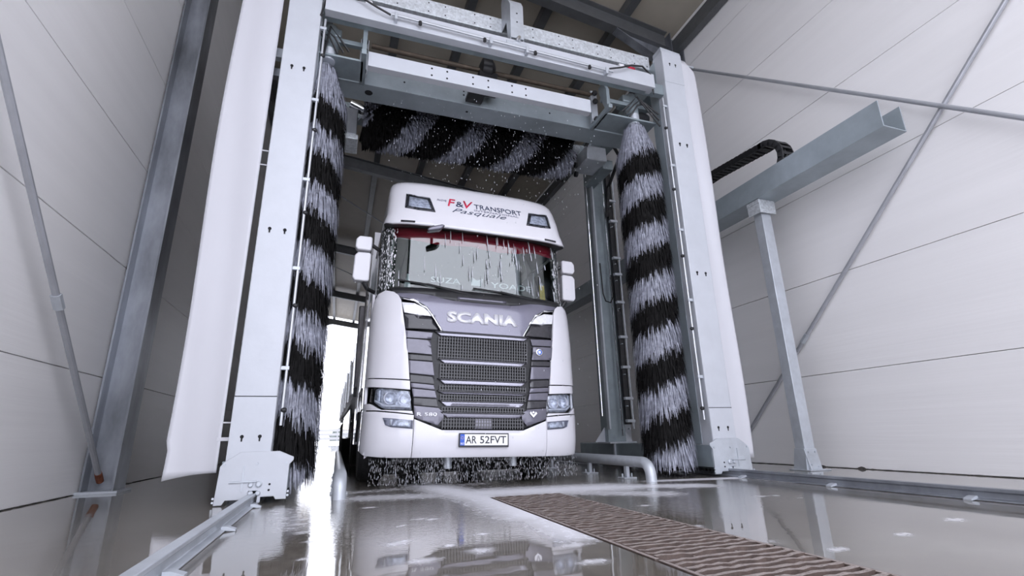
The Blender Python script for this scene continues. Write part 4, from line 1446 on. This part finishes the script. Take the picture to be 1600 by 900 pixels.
# ------------------------------------------------------------------ yard beyond the far end
sg = thing('road_sign', 'round yellow road sign on a pole beyond the far opening', 'sign', (-2.75, 62, 0))
MB().tube([(-2.75, 62.05, 0), (-2.75, 62.05, 2.4)], .05, 8).build('pole', 'galv', sg)
MB().lathe([(.42, 0), (.45, -.02), (.45, -.05), (.42, -.06)], (-2.75, 62, 1.85), 'y', 24).build('disc', 'sign', sg)
fx = thing('yard_fence', 'pale fence along the far side of the yard', 'fence', (0, 110, 0))
for i in range(22):
    x = -60 + i * 6
    MB().box(x, x + .2, 110, 110.2, 0, 2.2).build('post', 'fence', fx)
for z in (.3, 1.1, 1.9):
    MB().box(-60, 66, 110.05, 110.12, z, z + .45).build('board', 'fence', fx)
for i, (x, r) in enumerate(((-13, 2.2), (-6, 1.8), (1.5, 2.4), (9, 2.0))):
    bm = bmesh.new()
    bmesh.ops.create_icosphere(bm, subdivisions=4, radius=1)
    for v in bm.verts:
        k = 1 + .18 * math.sin(9 * v.co.x + i) * math.cos(8 * v.co.z) + .12 * math.sin(17 * v.co.y + 11 * v.co.x)
        v.co = Vector((v.co.x * r * k * 1.25, v.co.y * r * k, max(-.2, v.co.z) * r * k * 1.1))
    me = bpy.data.meshes.new('shrub')
    bm.to_mesh(me)
    bm.free()
    o = link('shrub', me, 'far_green', angle=20)
    o.location = (x, 125 + i, .3)
    tag(o, ['hazy rounded shrub at the end of the yard hedge', 'small hazy shrub between two larger ones behind the fence', 'tallest hazy rounded shrub behind the yard fence', 'hazy shrub behind the fence and hidden by the truck'][i], 'shrub', 'shrubs behind the yard fence')

# ------------------------------------------------------------------ water
def drops(name, pts, lens, rad, label):
    vs, fs = [], []
    for (x, y, z), l, r in zip(pts, lens, rad):
        o = len(vs)
        vs += [(x, y, z + l), (x - r, y - r * .6, z + l * .3), (x + r, y - r * .6, z + l * .3), (x, y + r, z + l * .3), (x, y, z)]
        fs += [(o, o + 1, o + 2), (o, o + 2, o + 3), (o, o + 3, o + 1), (o + 4, o + 2, o + 1), (o + 4, o + 3, o + 2), (o + 4, o + 1, o + 3)]
    me = bpy.data.meshes.new(name)
    me.from_pydata([tuple(map(float, v)) for v in vs], [], fs)
    o = link(name, me, 'water', smooth=True, angle=180)
    tag(o, label, 'water', kind='stuff')


# drips under the bumper
n = 1500
xs = rng.uniform(-1.15, 1.22, n)
pts = []
for x in xs:
    e = S('body', max(-1.3, min(1.3, x)), .3)
    pts.append((TX + x + .01, TY + e.y + rng.uniform(-.03, .12), rng.uniform(.02, .27)))
drops('dripping_water', pts, rng.uniform(.012, .05, n), rng.uniform(.001, .0024, n), 'water dripping from the underside of the bumper')
# falling spray around the cab front and roof
n = 650
xs = np.concatenate([rng.normal(1.9, .55, n // 2), rng.uniform(.3, 3.3, n - n // 2)])
pts = [(x, rng.uniform(4.95, 6.2), rng.uniform(.3, 4.6) if i % 2 else rng.uniform(3.6, 4.7)) for i, x in enumerate(xs)]
drops('falling_spray', pts, rng.uniform(.01, .035, n), rng.uniform(.002, .005, n), 'drops of spray falling around the cab')
# streams running down the windscreen
pts, ln, rd = [], [], []
for k in range(70):
    u = float(np.clip(rng.normal(.25, .42), -.85, .88))
    z = rng.uniform(2.15, 2.85)
    l = rng.uniform(.05, .22)
    p = lean(S('glass', u, z + l * .5) + SN('glass', u, z) * .012)
    m_ = l * .27
    pts.append((TX + p.x, TY + p.y - .0, p.z - l * .5))
    ln.append(l)
    rd.append(rng.uniform(.003, .006))


def streams():
    mb = MB()
    for (x, y, z), l, r in zip(pts, ln, rd):
        mb.tube([(x, y - l * .13, z), (x + rng.normal(0, .003), y, z + l * .5), (x, y + l * .13, z + l)], [r, r * 1.3, r * .5], 5)
    o = mb.build('windscreen_streams', 'water', angle=180)
    tag(o, 'water streaming down the windscreen', 'water', kind='stuff')


streams()


def foam_specks():
    mb = MB()
    for k in range(300):
        q = -1 if k < 230 else 1
        u = q * rng.uniform(.86, 1.08)
        z = rng.uniform(2.15, 2.98)
        p = lean(S('glass', u, z) + SN('glass', u, z) * .008)
        a = rng.uniform(.003, .010)
        n_ = SN('glass', u, z)
        t_ = Vector((0, 0, 1)).cross(n_).normalized()
        l = a * rng.uniform(1.2, 3.5)
        c = Vector((TX + p.x, TY + p.y, p.z))
        vs = [c + t_ * a, c + Vector((0, 0, l)), c - t_ * a, c - Vector((0, 0, l)), c + n_ * a * .6]
        mb.add(vs, [(0, 1, 4), (1, 2, 4), (2, 3, 4), (3, 0, 4)])
    o = mb.build('foam_specks', 'lamp_white', angle=180)
    tag(o, 'white foam specks clinging to the windscreen pillars', 'foam', kind='stuff')


foam_specks()
